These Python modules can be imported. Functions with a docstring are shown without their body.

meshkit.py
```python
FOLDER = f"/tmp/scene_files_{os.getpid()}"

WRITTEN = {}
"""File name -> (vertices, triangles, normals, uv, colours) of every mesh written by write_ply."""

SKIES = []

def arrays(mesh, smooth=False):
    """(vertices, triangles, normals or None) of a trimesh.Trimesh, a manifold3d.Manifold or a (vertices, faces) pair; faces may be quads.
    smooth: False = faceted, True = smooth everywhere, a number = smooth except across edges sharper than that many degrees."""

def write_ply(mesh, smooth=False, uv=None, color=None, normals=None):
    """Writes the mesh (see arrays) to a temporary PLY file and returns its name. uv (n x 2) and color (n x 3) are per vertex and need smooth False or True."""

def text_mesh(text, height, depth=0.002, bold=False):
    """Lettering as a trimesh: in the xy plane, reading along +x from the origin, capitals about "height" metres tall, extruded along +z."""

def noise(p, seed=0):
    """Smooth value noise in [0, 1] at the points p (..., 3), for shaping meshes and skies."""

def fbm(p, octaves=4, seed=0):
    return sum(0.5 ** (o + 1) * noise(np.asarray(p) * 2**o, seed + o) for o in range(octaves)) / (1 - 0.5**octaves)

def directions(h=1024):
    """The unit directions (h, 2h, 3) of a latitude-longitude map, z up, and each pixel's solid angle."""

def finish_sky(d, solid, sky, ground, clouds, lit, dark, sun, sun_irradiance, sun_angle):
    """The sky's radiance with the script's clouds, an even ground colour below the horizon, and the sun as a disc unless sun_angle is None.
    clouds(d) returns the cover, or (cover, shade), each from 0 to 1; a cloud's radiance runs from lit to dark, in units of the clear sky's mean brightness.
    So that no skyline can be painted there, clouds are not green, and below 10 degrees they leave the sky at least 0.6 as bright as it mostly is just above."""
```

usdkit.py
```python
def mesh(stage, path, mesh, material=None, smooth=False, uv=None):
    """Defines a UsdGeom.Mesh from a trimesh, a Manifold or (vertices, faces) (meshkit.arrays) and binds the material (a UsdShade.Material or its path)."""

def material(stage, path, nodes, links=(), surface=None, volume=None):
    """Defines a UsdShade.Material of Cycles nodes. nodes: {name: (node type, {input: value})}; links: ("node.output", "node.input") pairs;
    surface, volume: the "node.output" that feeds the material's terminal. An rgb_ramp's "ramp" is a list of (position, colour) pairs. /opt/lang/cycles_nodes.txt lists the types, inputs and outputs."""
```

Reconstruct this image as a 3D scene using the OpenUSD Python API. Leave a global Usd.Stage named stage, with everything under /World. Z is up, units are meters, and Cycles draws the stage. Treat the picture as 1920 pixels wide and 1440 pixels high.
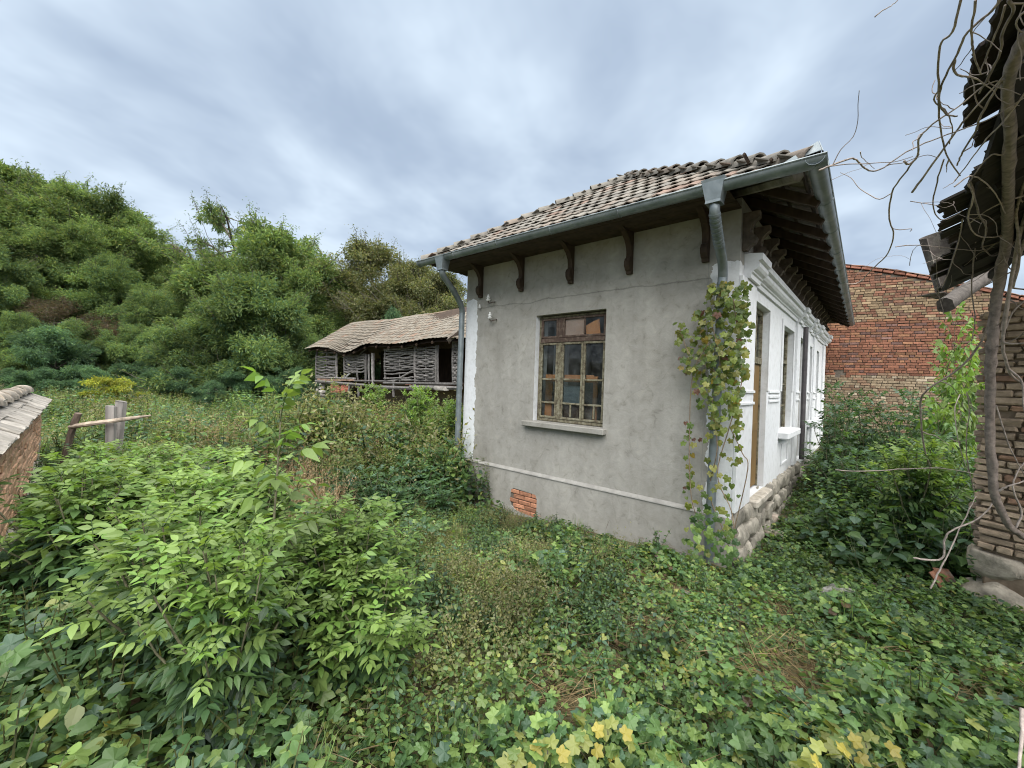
import math, numpy as np, trimesh, manifold3d as m3, usdkit, meshkit
from pxr import Usd, UsdGeom, UsdLux, UsdShade, Gf, Sdf, Vt
stage = Usd.Stage.CreateInMemory()
UsdGeom.SetStageUpAxis(stage, 'Z')
UsdGeom.Xform.Define(stage, '/World')
UsdGeom.Scope.Define(stage, '/World/Looks')
rng = np.random.default_rng(7)

# ---------------------------------------------------------------- camera, sky, sun, exposure
F = 776.6247
EYE = np.array([1.30666, -5.51409, 2.11869])
RIGHT = np.array([.74646728, .66462251, .03261164])
DOWN = np.array([.02824934, .01731289, -.99945097])
FWD = np.array([-.66482221, .74697871, -.00585164])
cam = UsdGeom.Camera.Define(stage, '/World/camera')
cam.CreateHorizontalApertureAttr(36.0); cam.CreateVerticalApertureAttr(27.0)
cam.CreateFocalLengthAttr(36.0 * F / 1920)
cam.CreateClippingRangeAttr(Gf.Vec2f(.05, 5000))
cam.AddTransformOp().Set(Gf.Matrix4d(*RIGHT, 0, *(-DOWN), 0, *(-FWD), 0, *EYE, 1))
cam.CreateExposureAttr(2.6)

SUN = np.array([.42, -.26, .95]); SUN /= np.linalg.norm(SUN)
sun = UsdLux.DistantLight.Define(stage, '/World/sun')
sun.CreateIntensityAttr(.40); sun.CreateAngleAttr(85.0); sun.CreateColorAttr(Gf.Vec3f(1, .97, .93))
sun.GetPrim().CreateAttribute('inputs:normalize', Sdf.ValueTypeNames.Bool).Set(True)
zz = SUN; xx = np.cross([0, 0, 1], zz); xx /= np.linalg.norm(xx); yy = np.cross(zz, xx)
UsdGeom.Xformable(sun).AddTransformOp().Set(Gf.Matrix4d(*xx, 0, *yy, 0, *zz, 0, 0, 0, 20, 1))

dome = UsdLux.DomeLight.Define(stage, '/World/sky')
dome.GetPrim().SetCustomDataByKey('kind', 'structure')
dome.GetPrim().SetCustomDataByKey('label', 'overcast sky with streaked blue-grey clouds')
AZ = math.atan2(FWD[0], FWD[1])
usdkit.material(stage, '/World/Looks/sky_look', {
    'tc': ('texture_coordinate', {}),
    'sep': ('separate_xyz', {}),
    'zc': ('math', {'math_type': 'maximum', 'value2': 0.0}),
    'za': ('math', {'math_type': 'add', 'value2': .16}),
    'dx': ('math', {'math_type': 'divide'}), 'dy': ('math', {'math_type': 'divide'}),
    'cmb': ('combine_xyz', {'z': 0.0}),
    'rot': ('mapping', {'mapping_type': 'point', 'rotation': (0, 0, AZ + .25), 'scale': (1, 1, 1)}),
    'str': ('mapping', {'mapping_type': 'point', 'scale': (1.1, .85, 1), 'location': (3.3, 1.7, 0)}),
    'n1': ('noise_texture', {'scale': .95, 'detail': 4.0, 'roughness': .5, 'distortion': .15}),
    'n2': ('noise_texture', {'scale': 2.6, 'detail': 4.0, 'roughness': .5, 'distortion': .2}),
    'nm': ('mix_float', {'fac': .40}),
    'ramp': ('rgb_ramp', {'ramp': [(.28, (1.22, 1.55, 2.05)), (.42, (1.55, 1.90, 2.40)), (.50, (1.92, 2.30, 2.78)), (.58, (2.4, 2.82, 3.28)), (.72, (3.2, 3.6, 3.95))]}),
    'ab': ('math', {'math_type': 'multiply_add', 'value2': .9, 'value3': .55}),
    'sky': ('sky_texture', {'sky_type': 'single_scattering', 'sun_disc': False, 'sun_elevation': math.asin(SUN[2]), 'sun_rotation': math.atan2(SUN[0], SUN[1])}),
    'mx': ('mix_color', {'blend_type': 'mix', 'fac': .96}),
    'bg': ('background_shader', {'strength': .05}),
}, [('tc.generated', 'sep.vector'), ('sep.z', 'zc.value1'), ('zc.value', 'za.value1'), ('sep.x', 'dx.value1'), ('za.value', 'dx.value2'),
    ('sep.y', 'dy.value1'), ('za.value', 'dy.value2'), ('dx.value', 'cmb.x'), ('dy.value', 'cmb.y'), ('cmb.vector', 'rot.vector'),
    ('rot.vector', 'str.vector'), ('str.vector', 'n1.vector'), ('str.vector', 'n2.vector'), ('n1.fac', 'nm.a'), ('n2.fac', 'nm.b'), ('nm.result', 'ramp.fac'),
    ('sky.color', 'mx.a'), ('ramp.color', 'mx.b'), ('mx.result', 'bg.color')], surface='bg.background')
UsdShade.MaterialBindingAPI.Apply(dome.GetPrim()).Bind(UsdShade.Material.Get(stage, '/World/Looks/sky_look'))

# ---------------------------------------------------------------- helpers: places
def ray(px, py):
    return (RIGHT * (px - 960) + DOWN * (py - 720)) / F + FWD
def dep(px, py, z):                     # the point seen at a pixel of the photograph, z metres ahead of the camera
    return EYE + z * ray(px, py)
def at(px, py, **k):                    # ... on a plane x=, y= or z=
    (a, val), = k.items(); i = 'xyz'.index(a); r = ray(px, py)
    return EYE + (val - EYE[i]) / r[i] * r
def proj(p):
    q = np.asarray(p, float) - EYE; z = q @ FWD
    return 960 + F * (q @ RIGHT) / z, 720 + F * (q @ DOWN) / z, z

# ---------------------------------------------------------------- helpers: prims
_count = {}
def numbered(path):
    n = _count.get(path, 0); _count[path] = n + 1
    return path if n == 0 else f'{path}_{n:03d}'
def say(p, label=None, cat=None, group=None, kind=None):
    for k, v in (('label', label), ('category', cat), ('group', group), ('kind', kind)):
        if v: p.SetCustomDataByKey(k, v)
    return p
def thing(name, label, cat, group=None, loc=None, rotz=0, scale=1.0, kind=None):
    x = UsdGeom.Xform.Define(stage, numbered('/World/' + name))
    if loc is not None:
        x.AddTranslateOp().Set(Gf.Vec3d(*map(float, loc)))
        if rotz: x.AddRotateZOp().Set(float(math.degrees(rotz)))
        if np.ndim(scale) or scale != 1.0:
            s = np.broadcast_to(scale, 3); x.AddScaleOp().Set(Gf.Vec3f(*map(float, s)))
    say(x.GetPrim(), label, cat, group, kind)
    return x.GetPrim()
def put(parent, name, mesh, mat, smooth=False, tint=None, label=None, kind=None, cat=None, group=None):
    base = '/World' if parent is None else str(parent.GetPath())
    if isinstance(mesh, tuple) and len(mesh) == 3:
        tint = mesh[2]; mesh = mesh[:2]
    m = usdkit.mesh(stage, numbered(base + '/' + name), mesh, LOOK[mat], smooth=smooth)
    if tint is not None:
        t = np.asarray(tint, np.float32)
        n = len(m.GetPointsAttr().Get())
        if t.ndim == 1 or len(t) != n: t = np.tile(np.atleast_2d(t)[:1], (n, 1))
        UsdGeom.PrimvarsAPI(m).CreatePrimvar('tint', Sdf.ValueTypeNames.Color3fArray, 'vertex').Set(Vt.Vec3fArray.FromNumpy(np.ascontiguousarray(t)))
    say(m.GetPrim(), label, cat, group, kind)
    return m.GetPrim()
def copy_of(src, name, label, cat, group, loc, rotz=0, scale=1.0):
    t = thing(name, label, cat, group, loc, rotz, scale)
    t.GetReferences().AddInternalReference(src.GetPath()); t.SetInstanceable(True)
    return t
def hidden_class(name):
    c = stage.CreateClassPrim('/World/' + name)
    return c

# ---------------------------------------------------------------- helpers: shapes
def _chamfer_pattern():
    p = []
    for s in np.ndindex(2, 2, 2):
        s = np.array(s) * 2 - 1
        for k in range(3):
            c = np.ones(3); c[k] = 0; p.append((*s, *c))
    p = np.array(p, float)
    h = trimesh.convex.convex_hull(p[:, :3] * (1 - .2 * p[:, 3:]))
    idx = [np.argmin(np.linalg.norm(p[:, :3] * (1 - .2 * p[:, 3:]) - v, axis=1)) for v in h.vertices]
    return p[idx, :3], p[idx, 3:], np.array(h.faces)
_CS, _CC, _CF = _chamfer_pattern()
def brick(size, c=.006, jit=0.0, r=rng):
    h = np.asarray(size, float) / 2
    v = _CS * (h - c * _CC)
    if jit: v = v + r.normal(0, jit, v.shape)
    return v, _CF
def box(lo, hi, c=.004):
    lo, hi = np.asarray(lo, float), np.asarray(hi, float)
    v, f = brick(hi - lo, c)
    return v + (lo + hi) / 2, f
def join(parts):
    vs, fs, ts, n = [], [], [], 0
    for p in parts:
        vs.append(np.asarray(p[0])); fs.append(np.asarray(p[1]) + n); n += len(p[0])
        if len(p) == 3: ts.append(p[2])
    if ts: return np.vstack(vs), np.vstack(fs), np.vstack(ts)
    return np.vstack(vs), np.vstack(fs)
def frame_to(mesh, o, ax, ay, az):
    v = np.asarray(mesh[0])
    return (o + v[:, :1] * ax + v[:, 1:2] * ay + v[:, 2:3] * az, mesh[1]) + tuple(mesh[2:])
def unit(a):
    a = np.asarray(a, float); return a / np.maximum(np.linalg.norm(a, axis=-1, keepdims=True), 1e-12)
def smooth_path(p, n=6):
    p = np.asarray(p, float)
    if len(p) < 3: return p
    q = np.vstack([2 * p[0] - p[1], p, 2 * p[-1] - p[-2]]); out = []
    for i in range(1, len(q) - 2):
        for t in np.linspace(0, 1, n, endpoint=False):
            a, b, c, d = q[i - 1:i + 3]
            out.append(.5 * (2 * b + (c - a) * t + (2 * a - 5 * b + 4 * c - d) * t * t + (3 * b - a - 3 * c + d) * t ** 3))
    out.append(p[-1]); return np.array(out)
def tube(path, rad, sides=6, cap=True, wob=0.0, r=rng):
    p = np.asarray(path, float); n = len(p)
    rad = np.broadcast_to(np.asarray(rad, float), n) if np.ndim(rad) == 0 or len(np.atleast_1d(rad)) == n else np.interp(np.linspace(0, 1, n), np.linspace(0, 1, len(rad)), rad)
    t = unit(np.gradient(p, axis=0))
    a = np.cross(t[0], [0, 0, 1.0]);
    if np.linalg.norm(a) < .1: a = np.cross(t[0], [1.0, 0, 0])
    a = unit(a); rows = []
    ang = np.arange(sides) / sides * 2 * np.pi
    for i in range(n):
        a = unit(a - t[i] * (a @ t[i])); b = np.cross(t[i], a)
        rr = rad[i] * (1 + (r.normal(0, wob, sides) if wob else 0))
        rows.append(p[i] + np.outer(np.cos(ang) * rr, a) + np.outer(np.sin(ang) * rr, b))
    v = np.vstack(rows); f = []
    k = np.arange(sides); k2 = (k + 1) % sides
    for i in range(n - 1):
        o, o2 = i * sides, (i + 1) * sides
        f += [np.stack([o + k, o + k2, o2 + k2], 1), np.stack([o + k, o2 + k2, o2 + k], 1)]
    if cap:
        v = np.vstack([v, p[0], p[-1]]); c0, c1 = len(v) - 2, len(v) - 1
        f += [np.stack([np.full(sides, c0), k2, k], 1), np.stack([np.full(sides, c1), (n - 1) * sides + k, (n - 1) * sides + k2], 1)]
    return v, np.vstack(f)
def extrude_profile(poly, o, ax, ay, ext):
    """polygon (n,2) in the ax/ay plane at o, extruded along the vector ext (earcut through manifold)."""
    poly = np.asarray(poly, float); x_, y_ = poly.T
    if (x_ * np.roll(y_, -1) - y_ * np.roll(x_, -1)).sum() < 0: poly = poly[::-1]
    cs = m3.CrossSection([poly])
    m = cs.extrude(1.0).to_mesh(); v = np.asarray(m.vert_properties)[:, :3]; f = np.asarray(m.tri_verts)
    w = np.asarray(o) + v[:, :1] * np.asarray(ax) + v[:, 1:2] * np.asarray(ay) + v[:, 2:3] * np.asarray(ext)
    if np.dot(np.cross(ax, ay), ext) < 0: f = f[:, ::-1]
    return w, f
def mbox(lo, hi):
    lo, hi = np.asarray(lo, float), np.asarray(hi, float)
    return m3.Manifold.cube(hi - lo).translate(lo)
def marr(m):
    q = m.to_mesh(); return np.array(q.vert_properties)[:, :3], np.array(q.tri_verts)
def rock(size, seed, sub=2, rough=.22):
    """an angular stone: a sphere cut flat by random planes, then roughened"""
    r = np.random.default_rng(seed + 17); s = trimesh.creation.icosphere(min(sub + 1, 3)); v = np.array(s.vertices)
    v = np.sign(v) * np.abs(v) ** .6
    for n in unit(np.vstack([r.normal(0, 1, (9, 3)), np.eye(3) * .9, -np.eye(3) * .9]) + r.normal(0, .12, (15, 3))):
        d = v @ n; h = r.uniform(.72, 1.0); over = d > h; v[over] -= np.outer(d[over] - h, n)
    v = v * (1 + rough * .55 * (meshkit.fbm(v * 2.2 + seed * 7.3, 3, seed) - .5) * 2)[:, None]
    v /= np.abs(v).max(0)
    return v * np.asarray(size) / 2, np.array(s.faces)

# ---------------------------------------------------------------- materials
LOOK = {}
def look(name, nodes, links, surface, volume=None):
    LOOK[name] = usdkit.material(stage, '/World/Looks/' + name, nodes, links, surface=surface, volume=volume)
def tinted(name, rough=.85, noise_scale=9.0, lo=.6, hi=1.3, bump=.3, bump_scale=40.0, spec=.3, moss=None, rnd=.18, stretch=(1, 1, 1)):
    nodes = {'at': ('attribute', {'attribute': 'tint'}), 'g': ('geometry', {}), 'mp': ('mapping', {'scale': stretch}), 'oi': ('object_info', {}),
             'n': ('noise_texture', {'scale': noise_scale, 'detail': 5.0, 'roughness': .65}),
             'r': ('map_range', {'from_min': .3, 'from_max': .7, 'to_min': lo, 'to_max': hi}),
             'rr': ('map_range', {'to_min': 1 - rnd, 'to_max': 1 + rnd}),
             'm1': ('math', {'math_type': 'multiply'}),
             'sc': ('vector_math', {'math_type': 'scale'}),
             'n2': ('noise_texture', {'scale': bump_scale, 'detail': 6.0, 'roughness': .7}),
             'b': ('bump', {'strength': bump, 'distance': .01}),
             'p': ('principled_bsdf', {'roughness': rough, 'specular_ior_level': spec})}
    links = [('g.position', 'mp.vector'), ('mp.vector', 'n.vector'), ('mp.vector', 'n2.vector'), ('n.fac', 'r.value'), ('oi.random', 'rr.value'), ('r.result', 'm1.value1'), ('rr.result', 'm1.value2'),
             ('at.color', 'sc.vector1'), ('m1.value', 'sc.scale'), ('n2.fac', 'b.height'), ('b.normal', 'p.normal')]
    last = 'sc.vector'
    if moss:
        nodes |= {'n3': ('noise_texture', {'scale': moss[0], 'detail': 6.0, 'roughness': .7}), 'r3': ('map_range', {'from_min': moss[1], 'from_max': moss[1] + .12}),
                  'cl': ('math', {'math_type': 'multiply', 'value2': moss[3], 'use_clamp': True}), 'mm': ('mix_color', {'b': moss[2]})}
        links += [('g.position', 'n3.vector'), ('n3.fac', 'r3.value'), ('r3.result', 'cl.value1'), ('cl.value', 'mm.fac'), (last, 'mm.a')]; last = 'mm.result'
    links.append((last, 'p.base_color'))
    look(name, nodes, links, 'p.BSDF')
tinted('clay_tile', noise_scale=9, lo=.65, hi=1.3, bump=.5, moss=(4.0, .50, (.20, .185, .155), .7), rnd=.10)
tinted('brick_clay', noise_scale=14, lo=.68, hi=1.25, bump=.5, bump_scale=60, rnd=.2)
tinted('old_wood', noise_scale=11, lo=.5, hi=1.4, bump=.6, bump_scale=30, rnd=.2)
tinted('plank_wood', noise_scale=9, lo=.5, hi=1.4, bump=.6, bump_scale=25, rnd=.2, stretch=(1, 1, .12))
tinted('rough_stone', noise_scale=9, lo=.55, hi=1.35, bump=1.0, bump_scale=22, rnd=.2, moss=(4.0, .55, (.13, .12, .085), .6))
tinted('paint', rough=.6, noise_scale=12, lo=.8, hi=1.1, bump=.2, rnd=.05)
tinted('bark', noise_scale=20, lo=.5, hi=1.4, bump=.8, bump_scale=50, rnd=.15)

def leafy(name, trans=.42, rough=.45, spec=.45, rnd=.3, big=.5):
    look(name, {'at': ('attribute', {'attribute': 'tint'}), 'g': ('geometry', {}), 'oi': ('object_info', {}),
        'n': ('noise_texture', {'scale': big, 'detail': 3.0}), 'r': ('map_range', {'from_min': .3, 'from_max': .7, 'to_min': .72, 'to_max': 1.3}),
        'rr': ('map_range', {'to_min': 1 - rnd, 'to_max': 1 + rnd}), 'm1': ('math', {'math_type': 'multiply'}), 'sc': ('vector_math', {'math_type': 'scale'}),
        'ri': ('map_range', {'to_min': .72, 'to_max': 1.3}), 'm2': ('math', {'math_type': 'multiply'}),
        'p': ('principled_bsdf', {'roughness': rough, 'specular_ior_level': spec}),
        'tcol': ('vector_math', {'math_type': 'multiply', 'vector2': (1.5, 1.45, .7)}),
        't': ('translucent_bsdf', {}), 'mx': ('mix_closure', {'fac': trans})},
        [('g.position', 'n.vector'), ('n.fac', 'r.value'), ('oi.random', 'rr.value'), ('r.result', 'm1.value1'), ('rr.result', 'm1.value2'), ('at.color', 'sc.vector1'), ('g.random_per_island', 'ri.value'), ('m1.value', 'm2.value1'), ('ri.result', 'm2.value2'), ('m2.value', 'sc.scale'),
         ('sc.vector', 'p.base_color'), ('sc.vector', 'tcol.vector1'), ('tcol.vector', 't.color'), ('p.BSDF', 'mx.closure1'), ('t.BSDF', 'mx.closure2')], 'mx.closure')
leafy('leaf'); leafy('tree_leaf', trans=.38, rough=.6, spec=.25, rnd=.15, big=.35); leafy('dry_stalk', trans=.2, rough=.8, spec=.1)

def wall_look(name, white):
    """grey cement render; WHITE adds the strips of whitewash at the two corners and on the street front."""
    nodes = {'g': ('geometry', {}), 'n1': ('noise_texture', {'scale': 1.1, 'detail': 6.0, 'roughness': .6}), 'n2': ('noise_texture', {'scale': 7.0, 'detail': 7.0, 'roughness': .72, 'distortion': .8}),
             'c1': ('rgb_ramp', {'ramp': [(.28, (.255, .242, .213)), (.45, (.302, .289, .26)), (.58, (.336, .323, .293)), (.75, (.383, .366, .328))]}),
             'c2': ('rgb_ramp', {'ramp': [(.28, (.62, .61, .59)), (.42, (.92, .915, .90)), (.55, (1, 1, 1)), (.68, (1.10, 1.09, 1.06)), (.8, (1.28, 1.26, 1.22))]}),
             'mul': ('mix_color', {'blend_type': 'multiply', 'fac': 1.0, 'use_clamp': False}),
             'n4': ('noise_texture', {'scale': 38.0, 'detail': 8.0, 'roughness': .7}), 'b': ('bump', {'strength': .35, 'distance': .012}),
             'vo': ('noise_texture', {'scale': .55, 'detail': 9.0, 'roughness': .5, 'distortion': .4}),
             'cr': ('rgb_ramp', {'ramp': [(.4965, (1, 1, 1)), (.4995, (.8, .79, .77)), (.5005, (.8, .79, .77)), (.5035, (1, 1, 1))]}),
             'mul2': ('mix_color', {'blend_type': 'multiply', 'fac': .8, 'use_clamp': False}),
             'mps': ('mapping', {'scale': (1, 1, .1)}), 'ns': ('noise_texture', {'scale': 5.0, 'detail': 4.0}), 'rs': ('map_range', {'from_min': .35, 'from_max': .7, 'to_min': .93, 'to_max': 1.05}),
             'scs': ('vector_math', {'math_type': 'scale'}),
             'p': ('principled_bsdf', {'roughness': .92, 'specular_ior_level': .2})}
    links = [('g.position', 'n1.vector'), ('g.position', 'n2.vector'), ('g.position', 'n4.vector'), ('g.position', 'vo.vector'), ('vo.fac', 'cr.fac'), ('n1.fac', 'c1.fac'), ('n2.fac', 'c2.fac'), ('c1.color', 'mul.a'), ('c2.color', 'mul.b'),
             ('mul.result', 'mul2.a'), ('cr.color', 'mul2.b'), ('g.position', 'mps.vector'), ('mps.vector', 'ns.vector'), ('ns.fac', 'rs.value'), ('mul2.result', 'scs.vector1'), ('rs.result', 'scs.scale'), ('n4.fac', 'b.height'), ('b.normal', 'p.normal')]
    nodes |= {'zs': ('separate_xyz', {}), 'zn': ('noise_texture', {'scale': 1.3, 'detail': 7.0, 'roughness': .6}), 'zo': ('math', {'math_type': 'multiply_add', 'value2': .22, 'value3': -3.62}), 'zd': ('math', {'math_type': 'add'}), 'za': ('math', {'math_type': 'absolute'}),
              'zr': ('map_range', {'from_min': .0, 'from_max': .016, 'to_min': .62, 'to_max': 1.0, 'clamp': True}), 'zm': ('vector_math', {'math_type': 'scale'})}
    links += [('g.position', 'zs.vector'), ('g.position', 'zn.vector'), ('zn.fac', 'zo.value1'), ('zs.z', 'zd.value1'), ('zo.value', 'zd.value2'), ('zd.value', 'za.value1'), ('za.value', 'zr.value'), ('scs.vector', 'zm.vector1'), ('zr.result', 'zm.scale')]
    last = 'zm.vector'
    if white:
        nodes |= {'s': ('separate_xyz', {}), 'sn': ('separate_xyz', {}), 'ne': ('noise_texture', {'scale': 2.6, 'detail': 6.0, 'roughness': .6}), 'ew': ('math', {'math_type': 'multiply_add', 'value2': .34, 'value3': -.17}),
                  'xw': ('math', {'math_type': 'add'}), 'xr': ('math', {'math_type': 'greater_than', 'value2': -.30}), 'xl': ('math', {'math_type': 'less_than', 'value2': -4.56}),
                  'zt': ('math', {'math_type': 'add'}), 'z1': ('math', {'math_type': 'less_than', 'value2': 3.66}), 'z0': ('math', {'math_type': 'greater_than', 'value2': .50}),
                  'front': ('math', {'math_type': 'greater_than', 'value2': .5}), 'o1': ('math', {'math_type': 'maximum'}), 'o2': ('math', {'math_type': 'maximum'}),
                  'a1': ('math', {'math_type': 'multiply'}), 'a2': ('math', {'math_type': 'multiply'}),
                  'nf': ('noise_texture', {'scale': 9.0, 'detail': 8.0, 'roughness': .75}), 'fl': ('rgb_ramp', {'ramp': [(.22, (.38, .37, .35)), (.36, (.56, .565, .565)), (.5, (.64, .65, .66)), (.75, (.69, .70, .71))]}),
                  'mw': ('mix_color', {})}
        links += [('g.position', 's.vector'), ('g.normal', 'sn.vector'), ('g.position', 'ne.vector'), ('ne.fac', 'ew.value1'), ('s.x', 'xw.value1'), ('ew.value', 'xw.value2'), ('xw.value', 'xr.value1'), ('xw.value', 'xl.value1'),
                  ('sn.x', 'front.value1'), ('s.z', 'zt.value1'), ('ew.value', 'zt.value2'), ('zt.value', 'z1.value1'), ('s.z', 'z0.value1'), ('xr.value', 'o1.value1'), ('xl.value', 'o1.value2'), ('o1.value', 'o2.value1'), ('front.value', 'o2.value2'),
                  ('o2.value', 'a1.value1'), ('z1.value', 'a1.value2'), ('a1.value', 'a2.value1'), ('z0.value', 'a2.value2'), ('g.position', 'nf.vector'), ('nf.fac', 'fl.fac'), ('a2.value', 'mw.fac'), (last, 'mw.a'), ('fl.color', 'mw.b')]
        last = 'mw.result'
    links.append((last, 'p.base_color')); look(name, nodes, links, 'p.BSDF')
wall_look('cement_render', False); wall_look('painted_render', True)

def simple(name, ramp, scale=4.0, rough=.85, metallic=0.0, bump=.2, bscale=40.0, spec=.3, detail=6.0, stretch=(1, 1, 1), dist=.3):
    look(name, {'g': ('geometry', {}), 'mp': ('mapping', {'scale': stretch}), 'n': ('noise_texture', {'scale': scale, 'detail': detail, 'roughness': .65, 'distortion': dist}), 'c': ('rgb_ramp', {'ramp': ramp}),
                'n2': ('noise_texture', {'scale': bscale, 'detail': 6.0, 'roughness': .7}), 'b': ('bump', {'strength': bump, 'distance': .008}),
                'p': ('principled_bsdf', {'roughness': rough, 'metallic': metallic, 'specular_ior_level': spec})},
         [('g.position', 'mp.vector'), ('mp.vector', 'n.vector'), ('n.fac', 'c.fac'), ('c.color', 'p.base_color'), ('mp.vector', 'n2.vector'), ('n2.fac', 'b.height'), ('b.normal', 'p.normal')], 'p.BSDF')
simple('whitewash', [(.22, (.40, .39, .365)), (.34, (.56, .565, .565)), (.5, (.645, .655, .665)), (.8, (.69, .70, .71))], scale=6.5, bump=.25)
simple('zinc', [(.25, (.13, .15, .155)), (.5, (.20, .23, .24)), (.75, (.29, .315, .32))], scale=5.0, rough=.5, metallic=.55, bump=.08, bscale=12, spec=.5)
simple('mortar', [(.3, (.085, .07, .055)), (.7, (.19, .16, .13))], scale=9.0, bump=.6)
simple('clay_mortar', [(.3, (.13, .095, .065)), (.7, (.27, .205, .145))], scale=7.0, bump=.8, bscale=25)
simple('soil', [(.25, (.045, .035, .022)), (.45, (.09, .075, .04)), (.6, (.075, .085, .035)), (.8, (.14, .115, .065))], scale=1.6, bump=.8, bscale=15)
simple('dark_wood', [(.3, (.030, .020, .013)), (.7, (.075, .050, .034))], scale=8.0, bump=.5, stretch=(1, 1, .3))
simple('light_render', [(.3, (.21, .20, .185)), (.7, (.34, .33, .30))], scale=5.0)
simple('black_wood', [(.3, (.012, .011, .010)), (.7, (.035, .030, .027))], scale=8.0, bump=.5)  # wood under the shed roof, with the shade there put into its colour
simple('grey_wood', [(.28, (.11, .095, .082)), (.5, (.22, .195, .17)), (.75, (.34, .31, .28))], scale=7.0, bump=.6, stretch=(1, 1, .25))
simple('peeling_paint', [(.30, (.050, .038, .028)), (.43, (.11, .092, .06)), (.54, (.185, .168, .11)), (.75, (.29, .275, .22))], scale=17.0, bump=.6, bscale=50)
simple('brown_paint', [(.28, (.045, .030, .024)), (.5, (.085, .056, .042)), (.72, (.19, .155, .12))], scale=15.0, bump=.6, bscale=50)
simple('door_paint', [(.3, (.13, .075, .022)), (.7, (.19, .115, .035))], scale=3.0, rough=.55, bump=.15, stretch=(1, 1, .3))
simple('plaster_inside', [(.3, (.20, .19, .18)), (.7, (.32, .31, .30))], scale=2.0)
simple('porcelain', [(.3, (.62, .62, .60)), (.7, (.74, .74, .72))], scale=8.0, rough=.25, bump=.02)
simple('iron', [(.3, (.05, .04, .035)), (.7, (.12, .09, .07))], scale=12.0, rough=.6, metallic=.5)
simple('dark_pipe', [(.3, (.05, .045, .05)), (.7, (.10, .09, .09))], scale=6.0, rough=.55)
simple('cardboard', [(.3, (.42, .26, .20)), (.7, (.54, .36, .29))], scale=6.0, rough=.9)
simple('orange_board', [(.3, (.42, .17, .07)), (.7, (.58, .26, .11))], scale=4.0, rough=.7, stretch=(1, 1, .2))
simple('paper', [(.3, (.38, .39, .42)), (.7, (.58, .59, .63))], scale=12.0, rough=.8)
simple('curtain', [(.3, (.17, .17, .18)), (.7, (.30, .30, .32))], scale=5.0, rough=.9, stretch=(3, 3, .3))
simple('galvanised', [(.3, (.45, .46, .48)), (.7, (.6, .61, .63))], scale=3.0, rough=.5, metallic=.4)
look('pane_glass', {'g': ('geometry', {}), 'n': ('noise_texture', {'scale': 5.0, 'detail': 7.0, 'roughness': .7}), 'd': ('map_range', {'from_min': .42, 'from_max': .8, 'to_min': .0, 'to_max': .10}),
     't': ('transparent_bsdf', {'color': (.86, .89, .88)}), 'gl': ('glossy_bsdf', {'roughness': .03, 'color': (.9, .9, .9)}), 'fr': ('fresnel', {'IOR': 1.2}),
     'df': ('diffuse_bsdf', {'color': (.32, .31, .29)}), 'mx': ('mix_closure', {}), 'mx2': ('mix_closure', {})},
     [('g.position', 'n.vector'), ('n.fac', 'd.value'), ('fr.fac', 'mx.fac'), ('t.BSDF', 'mx.closure1'), ('gl.BSDF', 'mx.closure2'), ('d.result', 'mx2.fac'), ('mx.closure', 'mx2.closure1'), ('df.BSDF', 'mx2.closure2')], 'mx2.closure')

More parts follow.
